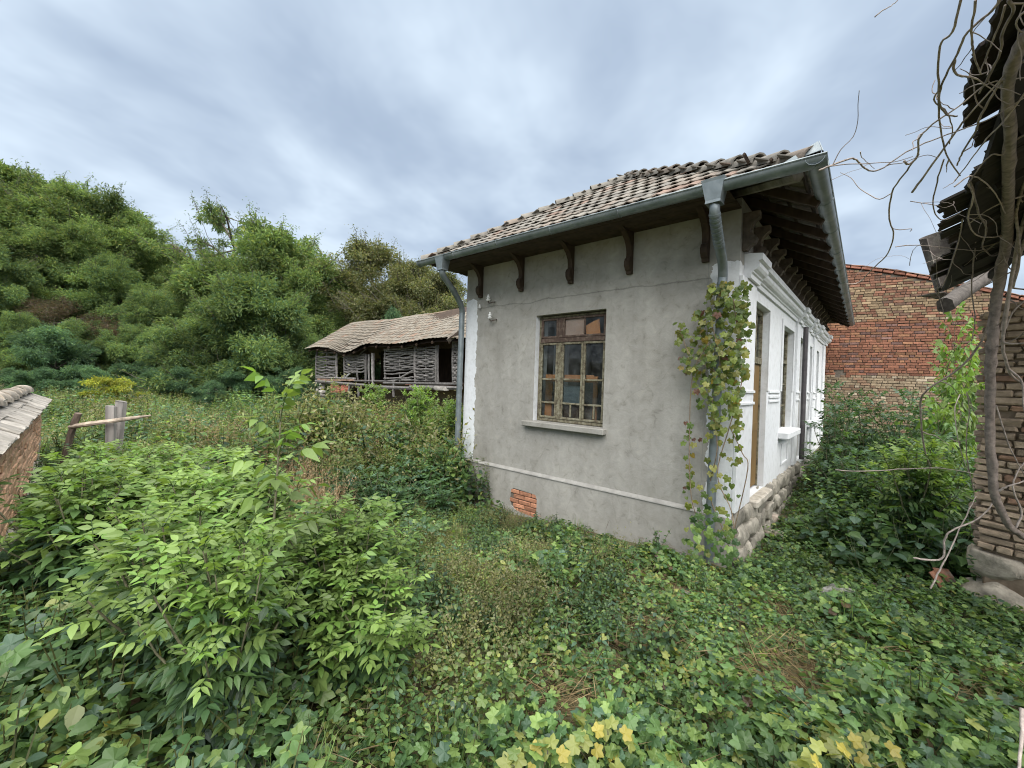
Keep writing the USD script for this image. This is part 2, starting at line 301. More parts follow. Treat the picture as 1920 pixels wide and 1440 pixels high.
# ---------------------------------------------------------------- ground
from scipy.interpolate import RBFInterpolator
_gp = np.array([(1.3,-5.5,.42),(0,-3.8,.22),(-2,-4.5,.25),(0,-.1,-.05),(-4.9,-.1,-.35),(-3.5,-2,-.12),(2.1,.9,-.02),(1.5,5,.3),(1,10,.5),(-8.5,-5.6,.1),(-7,-4.9,.2),(-10,0,.0),(-8,3,0),(-18,3,.6),(-13,8,.8),
    (-22,1,.55),(-20,-8,.15),(-26,-5,.25),(-27,-1,.5),(-28,5,.9),(-30,-8,.6),(-32,0,1.2),(-28,14,2.0),(-42,-8,5),(-46,5,5.5),(-42,16,4.5),(-30,27,3),(5,-3,.2),(8,5,.5),(4,14,.8),(-62,0,11),(-60,-30,12),(-62,40,9),(0,45,2),(45,45,1),(45,-45,0),(-20,-40,1),(0,-15,.5),(-100,0,15),(-100,60,12),(-100,-60,16),(0,100,3),(100,0,1),(0,-100,0)])
_rbf = RBFInterpolator(_gp[:, :2], _gp[:, 2], kernel='linear', smoothing=.5)
def ground(x, y):
    p = np.stack([np.ravel(x), np.ravel(y)], 1).astype(float)
    q = np.clip(p, -110, 110)
    return (_rbf(q) + .10 * (meshkit.fbm(np.c_[p * .7, p[:, 0] * 0], 3, 5) - .5)).reshape(np.shape(x))
def grid_axis(lo, hi, fine, far):
    a = list(np.arange(lo, hi + 1e-6, fine)); s = fine
    while a[-1] < far: s *= 1.35; a.append(a[-1] + s)
    s = fine
    while a[0] > -far: s *= 1.35; a.insert(0, a[0] - s)
    return np.array(a)
gx, gy = grid_axis(-12, 5, .45, 600), grid_axis(-7, 12, .45, 600)
GX, GY = np.meshgrid(gx, gy, indexing='ij')
gv = np.c_[GX.ravel(), GY.ravel(), ground(GX, GY).ravel()]
ii = np.arange(len(gx) * len(gy)).reshape(len(gx), len(gy))
gf = np.stack([ii[:-1, :-1].ravel(), ii[1:, :-1].ravel(), ii[1:, 1:].ravel(), ii[:-1, 1:].ravel()], 1)
put(None, 'ground', (gv, gf), 'soil', smooth=True, kind='structure', label='bare soil and litter under the overgrown yard and hillside')

# ---------------------------------------------------------------- the main house
XL, YF = -4.87, 10.0
house = thing('village_house', 'abandoned single-storey house with grey rendered gable end and white front', 'house')
gable = mbox((XL, 0, -1.2), (-.352, .35, 4.42)) - mbox((-3.10, -1, 1.47), (-1.77, 1, 3.25))
put(house, 'gable_wall', marr(gable), 'painted_render')
OPEN = [(.80, 1.83, .63, 3.32), (3.05, 4.21, 1.40, 3.26), (5.06, 6.0, .63, 3.25), (6.40, 7.10, 1.40, 3.2), (7.87, 8.60, 1.40, 3.2)]
fac = mbox((-.35, 0, -1.2), (0, YF, 4.42))
for a, b, c, d in OPEN: fac = fac - mbox((-1, a, c), (1, b, d))
put(house, 'front_wall', marr(fac), 'painted_render')
put(house, 'rear_wall', box((XL, YF - .35, -1.2), (-.352, YF, 4.42)), 'cement_render')
put(house, 'side_wall', box((XL, .352, -1.2), (XL + .35, YF - .352, 4.42)), 'cement_render')
put(house, 'room_floor', box((XL + .352, .352, .45), (-.352, YF - .352, .6)), 'plaster_inside')
put(house, 'room_ceiling', box((XL + .352, .352, 4.15), (-.352, YF - .352, 4.3)), 'plaster_inside')
put(house, 'partition_wall', box((XL + .352, 4.2, .6), (-.352, 4.35, 4.15)), 'plaster_inside')
# plinth with ledge and the brick patch
patch = m3.CrossSection([np.array([(-3.50, .225), (-3.44, .255), (-2.96, .235), (-2.925, .16), (-2.93, -.13), (-3.0, -.15), (-3.36, -.12), (-3.5, -.06), (-3.53, .05)])[::-1]])
pl = m3.CrossSection([np.array([(XL - .03, -1.2), (.0, -1.2), (.0, .55), (XL - .03, .55)])]) - patch
pm = pl.extrude(.04).to_mesh(); pv = np.asarray(pm.vert_properties)[:, :3]
put(house, 'plinth', (np.c_[pv[:, 0], -pv[:, 2] - .002, pv[:, 1]], np.asarray(pm.tri_verts)), 'cement_render')
put(house, 'plinth_ledge', extrude_profile([(-.056, .553), (-.05, .568), (-.002, .60), (-.002, .553)], (XL - .03, 0, 0), (0, 1, 0), (0, 0, 1), (4.53, 0, 0)), 'light_render')
for r_ in range(5):
    x = -3.58 + (.13 if r_ % 2 else 0)
    while x < -2.88:
        w = .245 + rng.normal(0, .008)
        v, f = brick((w, .03, .066), .008, .0025); v = v + (x + w / 2, -.022 - .004 * rng.random(), -.115 + r_ * .079)
        put(house, 'brick', (v, f), 'brick_clay', tint=np.array((.36, .17, .10)) * rng.uniform(.8, 1.25)); x += w + .014
put(house, 'mortar_bed', box((-3.55, -.014, -.17), (-2.9, -.003, .27), .001), 'mortar')
# gable window ------------------------------------------------------------
win = thing('gable_window', 'peeling six-pane wooden window in the grey gable wall', 'window')
W0, W1, Z0, Z1, WY = -3.095, -1.775, 1.475, 3.235, .10
put(win, 'window_sill', box((-3.27, -.11, 1.375), (-1.70, .2, 1.462), .01), 'cement_render')
def fr(name, x0, x1, z0, z1, y0, d, mat, par=win): return put(par, name, box((x0, y0, z0), (x1, y0 + d, z1), .006), mat)
for n_, a in (('frame', (W0, W0 + .045, Z0, Z1)), ('frame', (W1 - .045, W1, Z0, Z1)), ('frame', (W0 + .045, W1 - .045, Z1 - .035, Z1)), ('frame', (W0 + .045, W1 - .045, Z0, Z0 + .05))):
    fr(n_, *a, WY, .09, 'peeling_paint')
ZT = 2.79
fr('transom_bar', W0 + .045, W1 - .045, ZT, ZT + .07, WY - .02, .10, 'brown_paint')
XM = -2.655
fr('mullion', XM - .045, XM + .045, ZT + .072, Z1 - .037, WY - .01, .09, 'brown_paint')
fr('mullion', XM - .04, XM + .04, Z0 + .052, ZT - .002, WY - .01, .09, 'peeling_paint')
def sash(x0, x1, z0, z1, bars_z=(), bars_x=(), mat='peeling_paint', label=None):
    s = UsdGeom.Xform.Define(stage, numbered(str(win.GetPath()) + '/sash')).GetPrim(); say(s, label)
    t = .036; y0 = WY - .012
    for a in ((x0, x0 + t, z0, z1), (x1 - t, x1, z0, z1), (x0 + t, x1 - t, z1 - t, z1), (x0 + t, x1 - t, z0, z0 + t)): fr('rail', *a, y0, .05, mat, s)
    for bz in bars_z: fr('glazing_bar', x0 + t, x1 - t, bz - .016, bz + .016, y0 + .004, .035, mat, s)
    for bx, b0, b1 in bars_x: fr('glazing_bar', bx - .014, bx + .014, b0, b1, y0 + .006, .033, mat, s)
    zs = [z0 + t, *bars_z, z1 - t]
    for q in range(len(zs) - 1): put(s, 'pane', box((x0 + t, y0 + .02, zs[q] + .002), (x1 - t, y0 + .024, zs[q + 1] - .002), .0005), 'pane_glass')
sash(W0 + .047, XM - .047, ZT + .074, Z1 - .039, mat='brown_paint', label='small upper left sash with peeling brown paint')
sash(XM + .047, W1 - .047, ZT + .074, Z1 - .039, bars_x=((-2.2, ZT + .12, Z1 - .08),), mat='brown_paint', label='wide upper sash with pink board behind it')
XQ = -2.205
sash(W0 + .047, XM - .042, Z0 + .054, ZT - .004, bars_z=(2.18, 1.79), label='lower left casement')
sash(XM + .042, XQ - .003, Z0 + .054, ZT - .004, bars_z=(2.18, 1.79), bars_x=((-2.42, Z0 + .1, 1.776),), label='lower middle casement')
sash(XQ + .003, W1 - .047, Z0 + .054, ZT - .004, bars_z=(2.18, 1.79), bars_x=((-1.99, Z0 + .1, 1.776),), label='lower right casement')
def inside(name, label, cat, m, mat): p = put(None, name, m, mat); say(p, label, cat)
inside('pink_board', 'pinkish board blocking the upper middle pane of the gable window', 'board', box((-2.60, .120, 2.86), (-2.21, .132, 3.19)), 'cardboard')
inside('orange_board', 'torn orange board behind the upper right pane of the gable window', 'board', extrude_profile([(-2.18, 2.86), (-1.93, 2.86), (-1.945, 3.0), (-1.96, 3.13), (-2.06, 3.10), (-2.19, 3.04)], (0, .14, 0), (1, 0, 0), (0, 0, 1), (0, -.014, 0)), 'orange_board')
lean = thing('wooden_bed_end', 'orange wooden frame standing inside the gable window', 'bed frame')
put(lean, 'post', box((-2.98, .16, 1.48), (-2.84, .20, 2.26)), 'orange_board'); put(lean, 'post', box((-2.05, .16, 1.48), (-1.98, .20, 2.24)), 'orange_board')
put(lean, 'rail', box((-2.838, .165, 2.14), (-2.052, .195, 2.26)), 'orange_board'); put(lean, 'panel', box((-2.838, .17, 1.48), (-2.052, .19, 1.98)), 'brown_paint')
inside('crumpled_sheet', 'pale grey sheet of plastic behind the middle of the gable window', 'sheet', box((-2.60, .125, 1.80), (-2.245, .14, 2.08), .03), 'paper')
inside('grey_curtain', 'grey curtain strip hanging behind the left side of the gable window', 'curtain', extrude_profile([(-3.0 + .02 * k, .40 + .02 * (k % 2)) for k in range(17)] + [(-3.0 + .02 * k, .41 + .02 * (k % 2)) for k in range(16, -1, -1)], (0, 0, 1.3), (1, 0, 0), (0, 1, 0), (0, 0, 1.95)), 'curtain')

# front details -----------------------------------------------------------
corn = [(.002, 3.50), (.03, 3.50), (.035, 3.555), (.055, 3.565), (.06, 3.585), (.095, 3.60), (.118, 3.63), (.122, 3.665), (.11, 3.69), (.115, 3.70), (.15, 3.705), (.155, 3.78), (.02, 3.80), (.002, 3.80)]
ys = [.20, .74, 4.45, 4.85, 6.1, 6.4, 7.25, 7.75, 9.55, 10.05]
for k in range(len(ys) - 1):
    out = .05 if k % 2 == 0 else 0.0
    prof = [(x + (out if x > .01 else 0), z - (.01 if out else 0)) for x, z in corn]
    put(house, 'cornice', extrude_profile(prof, (0, ys[k] + .001, 0), (1, 0, 0), (0, 0, 1), (0, ys[k + 1] - ys[k] - .002, 0)), 'whitewash')
for k in range(0, len(ys), 2):
    a, b = (.0, .74) if k == 0 else (ys[k], min(ys[k + 1], YF))
    put(house, 'pilaster', box((.001, a, .62), (.045, b, 3.488), .006), 'whitewash')
    for zb in (1.92, 2.07): put(house, 'pilaster_band', box((.046, a + .001, zb), (.066, b - .001, zb + .035), .004), 'whitewash')
for zb in (1.92, 1.99, 2.07): put(house, 'wall_band', box((.001, 1.99, zb), (.022, 2.86, zb + .035), .004), 'whitewash')
for a, b, c, d in OPEN:
    t, o = .11, .02
    for lo, hi in (((.001, a - t, max(c, 2.1)), (o, a, d + t)), ((.001, b, max(c, 2.1)), (o, b + t, d + t)), ((.001, a + .001, d), (o, b - .001, d + t))):
        put(house, 'window_surround', box(lo, hi, .004), 'whitewash')
for a, b, c, d in (OPEN[1], OPEN[3], OPEN[4]):
    put(house, 'front_sill', box((-.25, a - .12 , c - .13), (.16, b + .12, c - .002), .02), 'whitewash')
for lo, hi in (((.001, 3.25, .78), (.02, 3.29, 1.16)), ((.001, 3.86, .78), (.02, 3.90, 1.16)), ((.001, 3.291, 1.12), (.02, 3.859, 1.16)), ((.001, 3.291, .78), (.02, 3.859, .82))):
    put(house, 'panel_moulding', box(lo, hi, .004), 'whitewash')
# front door
dr = put(house, 'front_door', box((-.15, .83, .66), (-.10, 1.80, 2.50), .006), 'door_paint', label='brown panelled front door')
put(dr, 'door_rail', box((-.099, .86, 1.5), (-.09, 1.77, 1.62), .003), 'door_paint'); put(dr, 'handle', box((-.099, .88, 1.64), (-.05, .91, 1.68), .006), 'iron')
for lo, hi in (((-.16, .801, .64), (-.08, .829, 3.31)), ((-.16, 1.801, .64), (-.08, 1.829, 3.31)), ((-.16, .83, 2.502), (-.07, 1.80, 2.60)), ((-.16, .83, 3.25), (-.08, 1.80, 3.31))):
    put(house, 'door_frame', box(lo, hi), 'peeling_paint')
tr = put(house, 'transom_window', box((-.122, .832, 2.602), (-.118, 1.798, 3.248), .0005), 'pane_glass')
for k in range(1, 4): put(tr, 'muntin', box((-.135, .83 + k * .2425 - .016, 2.602), (-.105, .83 + k * .2425 + .016, 3.248), .003), 'peeling_paint')
put(house, 'threshold', box((-.3, .80, .52), (.13, 1.83, .628), .02), 'rough_stone', tint=(.42, .38, .32))
for a, b, c, d in OPEN[1:]:
    w = put(house, 'front_window', box((-.125, a + .04, c + .002), (-.121, b - .04, d - .03), .0005), 'pane_glass')
    for lo, hi in (((-.15, a + .001, c), (-.09, a + .05, d)), ((-.15, b - .05, c), (-.09, b - .001, d)), ((-.15, a + .051, d - .05), (-.09, b - .051, d)), ((-.152, a + .051, c + (d - c) * .66), (-.08, b - .051, c + (d - c) * .66 + .06)), ((-.152, (a + b) / 2 - .03, c), (-.09, (a + b) / 2 + .03, c + (d - c) * .66))):
        put(w, 'window_frame', box(lo, hi), 'peeling_paint')
    for q in (.22, .44): put(w, 'glazing_bar', box((-.14, a + .051, c + (d - c) * q), (-.102, b - .051, c + (d - c) * q + .03)), 'peeling_paint')
put(house, 'dark_downpipe', tube([(.11, 4.98, 3.45), (.11, 4.98, 2.0), (.115, 4.97, .7)], .045, 8), 'dark_pipe', smooth=40)
# stone footing of the front
sd = 100
for row in range(4):
    y = -.02 + .1 * (row % 2)
    while y < 9.6:
        w = rng.uniform(.22, .48); h = .25
        v, f = rock((rng.uniform(.16, .22), w * 1.08, h * 1.1), sd, 1, .2); sd += 1
        z = .50 - row * .225
        put(house, 'foundation_stone', (v + (.0 + row * .03 + rng.uniform(-.02, .02), y + w / 2, z), f), 'rough_stone', smooth=28, tint=np.array((.29, .265, .22)) * rng.uniform(.75, 1.15)); y += w
        if y > 5.2 and row == 0: break
# carved corbels
prof = [(0, 3.70), (-.05, 3.70), (-.06, 3.74), (-.085, 3.75), (-.12, 3.80), (-.125, 3.86), (-.10, 3.91), (-.065, 3.93), (-.06, 3.99), (-.075, 4.07), (-.13, 4.16), (-.25, 4.25), (-.45, 4.31), (-.62, 4.33), (-.62, 4.40), (0, 4.40)]
for x in (-4.455, -3.435, -2.405, -1.41, -.385):
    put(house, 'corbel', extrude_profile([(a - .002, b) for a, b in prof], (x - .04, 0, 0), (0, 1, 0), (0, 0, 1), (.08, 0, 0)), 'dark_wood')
prof2 = [(0, 3.80), (.05, 3.80), (.075, 3.84), (.13, 3.87), (.16, 3.93), (.13, 3.97), (.085, 4.0), (.08, 4.05), (.10, 4.10), (.14, 4.15), (.18, 4.18), (.18, 4.25), (0, 4.25)]
for k in range(17):
    y = .12 + k * .585
    put(house, 'corbel', extrude_profile([(a + .002, b) for a, b in prof2], (0, y - .05, 0), (1, 0, 0), (0, 0, 1), (0, .10, 0)), 'old_wood', tint=(.12, .095, .075))

# ---------------------------------------------------------------- the main roof
A, B, C, D = np.array([-5.36, -.72, 4.36]), np.array([.74, -.72, 4.31]), np.array([.53, 10.55, 4.24]), np.array([-5.45, 10.55, 4.28])
P, Q = np.array([-2.30, 1.55, 5.93]), np.array([-2.42, 8.4, 5.9])
roof = UsdGeom.Xform.Define(stage, str(house.GetPath()) + '/roof').GetPrim()
TW, TL, EXP = .195, .34, .255
def wave_tile(w=TW, l=TL, amp=.006, th=.013, r=rng):
    n = 9; x = np.linspace(-.5, .5, n) * w * 1.08
    z = amp * np.cos(x / w * 2 * np.pi) + amp * .35 * np.cos(x / w * 4 * np.pi)
    top = np.concatenate([np.c_[x, np.zeros(n), z], np.c_[x * .98, np.full(n, l), z * .9]]); top[:n, 2] += r.normal(0, .0022, n); top[:n, 1] += r.normal(0, .004, n)
    v = np.vstack([top, top - (0, 0, th)]); k = np.arange(n - 1)
    q = [np.stack([k, k + 1, n + k + 1, n + k], 1), np.stack([2 * n + k + 1, 2 * n + k, 3 * n + k, 3 * n + k + 1], 1), np.stack([2 * n + k, 2 * n + k + 1, k + 1, k], 1), np.stack([n + k, n + k + 1, 3 * n + k + 1, 3 * n + k], 1)]
    e = np.array([[0, n, 3 * n, 2 * n], [n - 1, 3 * n - 1, 4 * n - 1, 2 * n - 1]]); q = np.vstack(q + [e])
    return v, np.vstack([q[:, [0, 1, 2]], q[:, [0, 2, 3]]])
def tile_tint(r=rng, lichen=.5):
    c = np.array((.160, .147, .126)) if r.random() < lichen else (np.array((.163, .134, .108)) if r.random() < .8 else np.array((.175, .118, .09)))
    return c * r.uniform(.86, 1.14)
def tiled_slope(e0, e1, t0, t1, sag=None, lift=.035, lichen=.6, drop=None, w=TW, exp_=EXP, jig=.006):
    """tiles on the quad e0-e1 (eave) to t0-t1 (top): a list of (mesh, tint, row)."""
    e0, e1, t0, t1 = map(np.asarray, (e0, e1, t0, t1)); L = np.linalg.norm(e1 - e0); ax = (e1 - e0) / L
    nrm = unit(np.cross(ax, (t0 + t1) / 2 - (e0 + e1) / 2)); nrm = nrm if nrm[2] > 0 else -nrm; up = np.cross(nrm, ax)
    H0, u0, u1 = (t0 - e0) @ up, (t0 - e0) @ ax, (t1 - e0) @ ax
    out = []
    for row in range(int(H0 / exp_) + 1):
        v = row * exp_; f = v / H0; lo, hi = f * u0, L + f * (u1 - L); n = int(round((hi - lo) / w))
        for k in range(max(n, 0)):
            u = lo + (hi - lo) * (k + .5) / max(n, 1)
            m = wave_tile(w, exp_ + .08); a = up * math.cos(.075) - nrm * math.sin(.075); b = np.cross(ax, a)
            yaw = rng.normal(0, .02); axr = ax * math.cos(yaw) + a * math.sin(yaw); ar = np.cross(b, axr)
            o = e0 + ax * u + up * (v - .03) + nrm * (lift + rng.normal(0, .0025)) + ar * rng.normal(0, jig)
            if sag is not None: o = o + sag(u / L, f)
            out.append((frame_to(m, o, axr, ar, b), tile_tint(rng, lichen), row))
    return out
tl = tiled_slope(A, B, P, P)
for m, t, _ in tl: put(roof, 'roof_tile', m, 'clay_tile', tint=t)
long_tiles = tiled_slope(B, C, P, Q)
for m, t, rw in [x for x in long_tiles if x[2] == 0]: put(roof, 'roof_tile', m, 'clay_tile', tint=t * .9)
rest = [(m[0], m[1], np.tile(t * .9, (len(m[0]), 1))) for m, t, rw in long_tiles if rw > 0]
rest += [(m[0], m[1], np.tile(t * .9, (len(m[0]), 1))) for m, t, rw in tiled_slope(D, A, Q, P) + tiled_slope(C, D, Q, Q)]
put(roof, 'far_roof_tiles', join(rest), 'clay_tile', kind='stuff', label='rows of clay tiles on the other slopes')
def cap_tile(l=.40, r0=.105, r1=.085):
    n = 8; a = np.linspace(-.12, np.pi + .12, n); rows = []
    for rr, y in ((r0, 0), (r1, l)): rows.append(np.c_[np.cos(a) * rr, np.full(n, y), np.sin(a) * rr])
    for rr, y in ((r0 - .017, 0), (r1 - .017, l)): rows.append(np.c_[np.cos(a) * rr, np.full(n, y), np.sin(a) * rr])
    v = np.vstack(rows); k = np.arange(n - 1)
    q = np.vstack([np.stack([k, k + 1, n + k + 1, n + k], 1), np.stack([2 * n + k + 1, 2 * n + k, 3 * n + k, 3 * n + k + 1], 1), np.stack([2 * n + k, 2 * n + k + 1, k + 1, k], 1), np.stack([n + k, n + k + 1, 3 * n + k + 1, 3 * n + k], 1), [[0, n, 3 * n, 2 * n], [n - 1, 3 * n - 1, 4 * n - 1, 2 * n - 1]]])
    return v, np.vstack([q[:, [0, 1, 2]], q[:, [0, 2, 3]]])[:, ::-1]
def cap_line(a, b, parent, lift=.03):
    a, b = np.asarray(a), np.asarray(b); d = unit(b - a); L = np.linalg.norm(b - a); n = int(L / .33)
    sx = unit(np.cross(d, [0, 0, 1.0])); nz = np.cross(sx, d)
    for k in range(n):
        tilt = .10; dd = unit(d - nz * tilt); nn = np.cross(sx, dd)
        put(parent, 'ridge_tile', frame_to(cap_tile(L / n + .07), a + d * (k * L / n) + nz * (lift + rng.normal(0, .006)) + sx * rng.normal(0, .008), sx, dd, nn), 'clay_tile', smooth=35, tint=tile_tint(rng, .7))
cap_line(A, P, roof); cap_line(B, P, roof); cap_line(P, Q, roof); cap_line(D, Q, roof); cap_line(C, Q, roof)
# sheathing under the tiles, rafters, soffit planks, fascia
def slab(pts, th):
    p = np.asarray(pts, float); n = unit(np.cross(p[1] - p[0], p[2] - p[0])); n = n if n[2] > 0 else -n
    v = np.vstack([p, p - n * th]); k = len(p); f = [(0, i, i + 1) for i in range(1, k - 1)] + [(k, k + i + 1, k + i) for i in range(1, k - 1)]
    for i in range(k): j = (i + 1) % k; f += [(i, k + i, k + j), (i, k + j, j)]
    return v, np.array(f)
zin = np.array((0, 0, .0))
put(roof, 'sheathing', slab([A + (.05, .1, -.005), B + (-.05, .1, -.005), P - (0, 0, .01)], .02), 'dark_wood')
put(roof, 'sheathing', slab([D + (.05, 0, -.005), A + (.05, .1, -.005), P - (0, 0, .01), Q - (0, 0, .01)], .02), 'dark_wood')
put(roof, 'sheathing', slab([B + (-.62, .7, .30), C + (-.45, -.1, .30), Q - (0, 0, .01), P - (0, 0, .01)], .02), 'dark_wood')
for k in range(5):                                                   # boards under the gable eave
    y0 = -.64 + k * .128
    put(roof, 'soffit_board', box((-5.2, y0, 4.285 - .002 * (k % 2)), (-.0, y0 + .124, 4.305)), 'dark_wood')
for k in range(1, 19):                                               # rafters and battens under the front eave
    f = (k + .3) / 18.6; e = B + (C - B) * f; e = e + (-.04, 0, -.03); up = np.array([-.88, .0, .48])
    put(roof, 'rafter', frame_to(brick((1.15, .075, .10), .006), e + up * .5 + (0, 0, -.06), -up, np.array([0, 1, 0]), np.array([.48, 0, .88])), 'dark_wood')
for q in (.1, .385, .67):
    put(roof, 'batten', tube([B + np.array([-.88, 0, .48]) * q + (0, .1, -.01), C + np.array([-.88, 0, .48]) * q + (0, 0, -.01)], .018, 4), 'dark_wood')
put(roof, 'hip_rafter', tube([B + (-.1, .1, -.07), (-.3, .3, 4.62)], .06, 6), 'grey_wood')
# gutters ------------------------------------------------------------------
def gutter(a, b, outw, name_from):
    a, b = np.asarray(a, float), np.asarray(b, float); d = unit(b - a); outw = unit(np.asarray(outw) - d * (np.asarray(outw) @ d)); upv = np.array([0, 0, 1.0])
    L = np.linalg.norm(b - a); n = max(1, int(round(L / 1.0))); an = np.linspace(-np.pi, 0, 9); rr = .078
    for k in range(n):
        p0, p1 = a + d * (L * k / n), a + d * (L * (k + 1) / n + .012); rk = rr + .0015 * (k % 2)
        sec = np.array([(math.cos(t) * rk, math.sin(t) * rk) for t in an]); sec2 = sec * .95
        v = np.vstack([np.vstack([p + outw * s[0] + upv * s[1] for s in S]) for S, p in ((sec, p0), (sec, p1), (sec2, p0), (sec2, p1))]); m = 9; j = np.arange(m - 1)
        q = np.vstack([np.stack([j, j + 1, m + j + 1, m + j], 1), np.stack([2 * m + j + 1, 2 * m + j, 3 * m + j, 3 * m + j + 1], 1), np.stack([j + 1, j, 2 * m + j, 2 * m + j + 1], 1), np.stack([m + j, m + j + 1, 3 * m + j + 1, 3 * m + j], 1)])
        g = put(house, 'gutter', (v, np.vstack([q[:, [0, 1, 2]], q[:, [0, 2, 3]]])), 'zinc', smooth=50)
        put(g, 'bead', tube([p0 + outw * rr + upv * .004, p1 + outw * rr + upv * .004], .011, 6), 'zinc', smooth=50)
        put(g, 'joint_strap', tube([p0 + d * .02 + outw * s[0] * 1.03 + upv * s[1] * 1.03 for s in np.array([(math.cos(t) * rr, math.sin(t) * rr) for t in an])], .0055, 4), 'zinc')
GA, GB, GC = np.array([-5.36, -.80, 4.335]), np.array([.80, -.80, 4.27]), np.array([.585, 10.6, 4.20])
gutter(GA, GB + (.078, 0, 0), (0, -1, 0), A); gutter(GB + (0, -.078, 0), GC, (1, 0, 0), B)
put(house, 'corner_flashing', slab([GB + (-.30, .06, .07), GB + (.04, .0, .08), GB + (.0, .06, .20)], .006), 'zinc')
put(house, 'corner_flashing', slab([GB + (.05, .02, .08), GB + (.05, .22, .06), GB + (.01, .08, .21)], .006), 'zinc')
def downpipe(hx, label, path, corr=True):
    hz = 4.30 + .0
    d = UsdGeom.Xform.Define(stage, numbered(str(house.GetPath()) + '/downpipe')).GetPrim(); say(d, label)
    yc = -.80; hop = []
    for z, w, dd in ((hz + .03, .235, .20), (hz + .0, .22, .185), (hz - .19, .15, .14), (hz - .22, .155, .145)):
        hop.append([(hx - w / 2, yc - dd / 2, z), (hx + w / 2, yc - dd / 2, z), (hx + w / 2, yc + dd / 2, z), (hx - w / 2, yc + dd / 2, z)])
    v = np.array(hop).reshape(-1, 3); f = []
    for r_ in range(3):
        for k in range(4): a, b = r_ * 4 + k, r_ * 4 + (k + 1) % 4; f += [(a, a + 4, b + 4), (a, b + 4, b)]
    f += [(0, 1, 2), (0, 2, 3), (12, 14, 13), (12, 15, 14)]
    put(d, 'rainwater_head', (v, np.array(f)), 'zinc')
    p = smooth_path(path, 8); rad = np.full(len(p), .055)
    put(d, 'pipe', tube(p, rad, 12), 'zinc', smooth=50)
    if corr:
        for lo, hi in ((.03, .12), (.24, .31)):
            s = np.cumsum(np.r_[0, np.linalg.norm(np.diff(p, axis=0), axis=1)]); s /= s[-1]
            for t in np.linspace(lo, hi, 9):
                c = np.array([np.interp(t, s, p[:, k]) for k in range(3)]); c2 = np.array([np.interp(t + .006, s, p[:, k]) for k in range(3)])
                put(d, 'elbow_fold', tube([c, c2], .0605, 12), 'zinc', smooth=50)
    for q in path[-3:-1]: put(d, 'pipe_clip', tube([np.array(q) + (0, 0, .0), np.array(q) - (0, 0, .03)], .061, 12), 'zinc', smooth=50)
downpipe(-.075, 'zinc downpipe at the right corner wrapped in vine', [(-.075, -.80, 4.12), (-.075, -.78, 3.98), (-.10, -.55, 3.80), (-.13, -.26, 3.64), (-.15, -.13, 3.50), (-.16, -.11, 3.3), (-.17, -.115, 2.2), (-.19, -.125, 1.0), (-.20, -.13, .0)])
downpipe(-4.66, 'zinc downpipe at the left corner', [(-4.66, -.80, 4.12), (-4.67, -.77, 4.0), (-4.76, -.45, 3.80), (-4.85, -.20, 3.62), (-4.88, -.11, 3.48), (-4.885, -.105, 3.2), (-4.89, -.11, 1.8), (-4.89, -.115, .5), (-4.90, -.12, -.5)], corr=False)
for nm, px, py in (('upper white porcelain insulator on an iron hook on the grey gable', 922, 563), ('lower white porcelain insulator on an iron hook on the grey gable', 925, 596), ('smallest porcelain knob nearest the left corner of the grey gable', 903, 577)):
    q = at(px, py, y=0); s = .6 if 'smallest' in nm else 1.0
    t = thing('insulator', nm, 'insulator', 'insulators on the gable')
    if s == 1: put(t, 'hook', tube(smooth_path([q + (.09, .0, -.04), q + (.09, -.06, -.055), q + (.03, -.09, -.07), q + (0, -.09, -.04), q + (0, -.09, .0)], 5), .011, 6), 'iron', smooth=40)
    pr = [(0, -.03), (.03, -.03), (.042, -.01), (.036, .005), (.022, .015), (.036, .03), (.03, .05), (.016, .06), (.022, .075), (.012, .095), (0, .1)]
    cap_ = trimesh.creation.revolve(np.array(pr) * s, sections=12); cap_.apply_translation(q + (0, -.09 * s, .0))
    put(t, 'porcelain', cap_, 'porcelain', smooth=50)
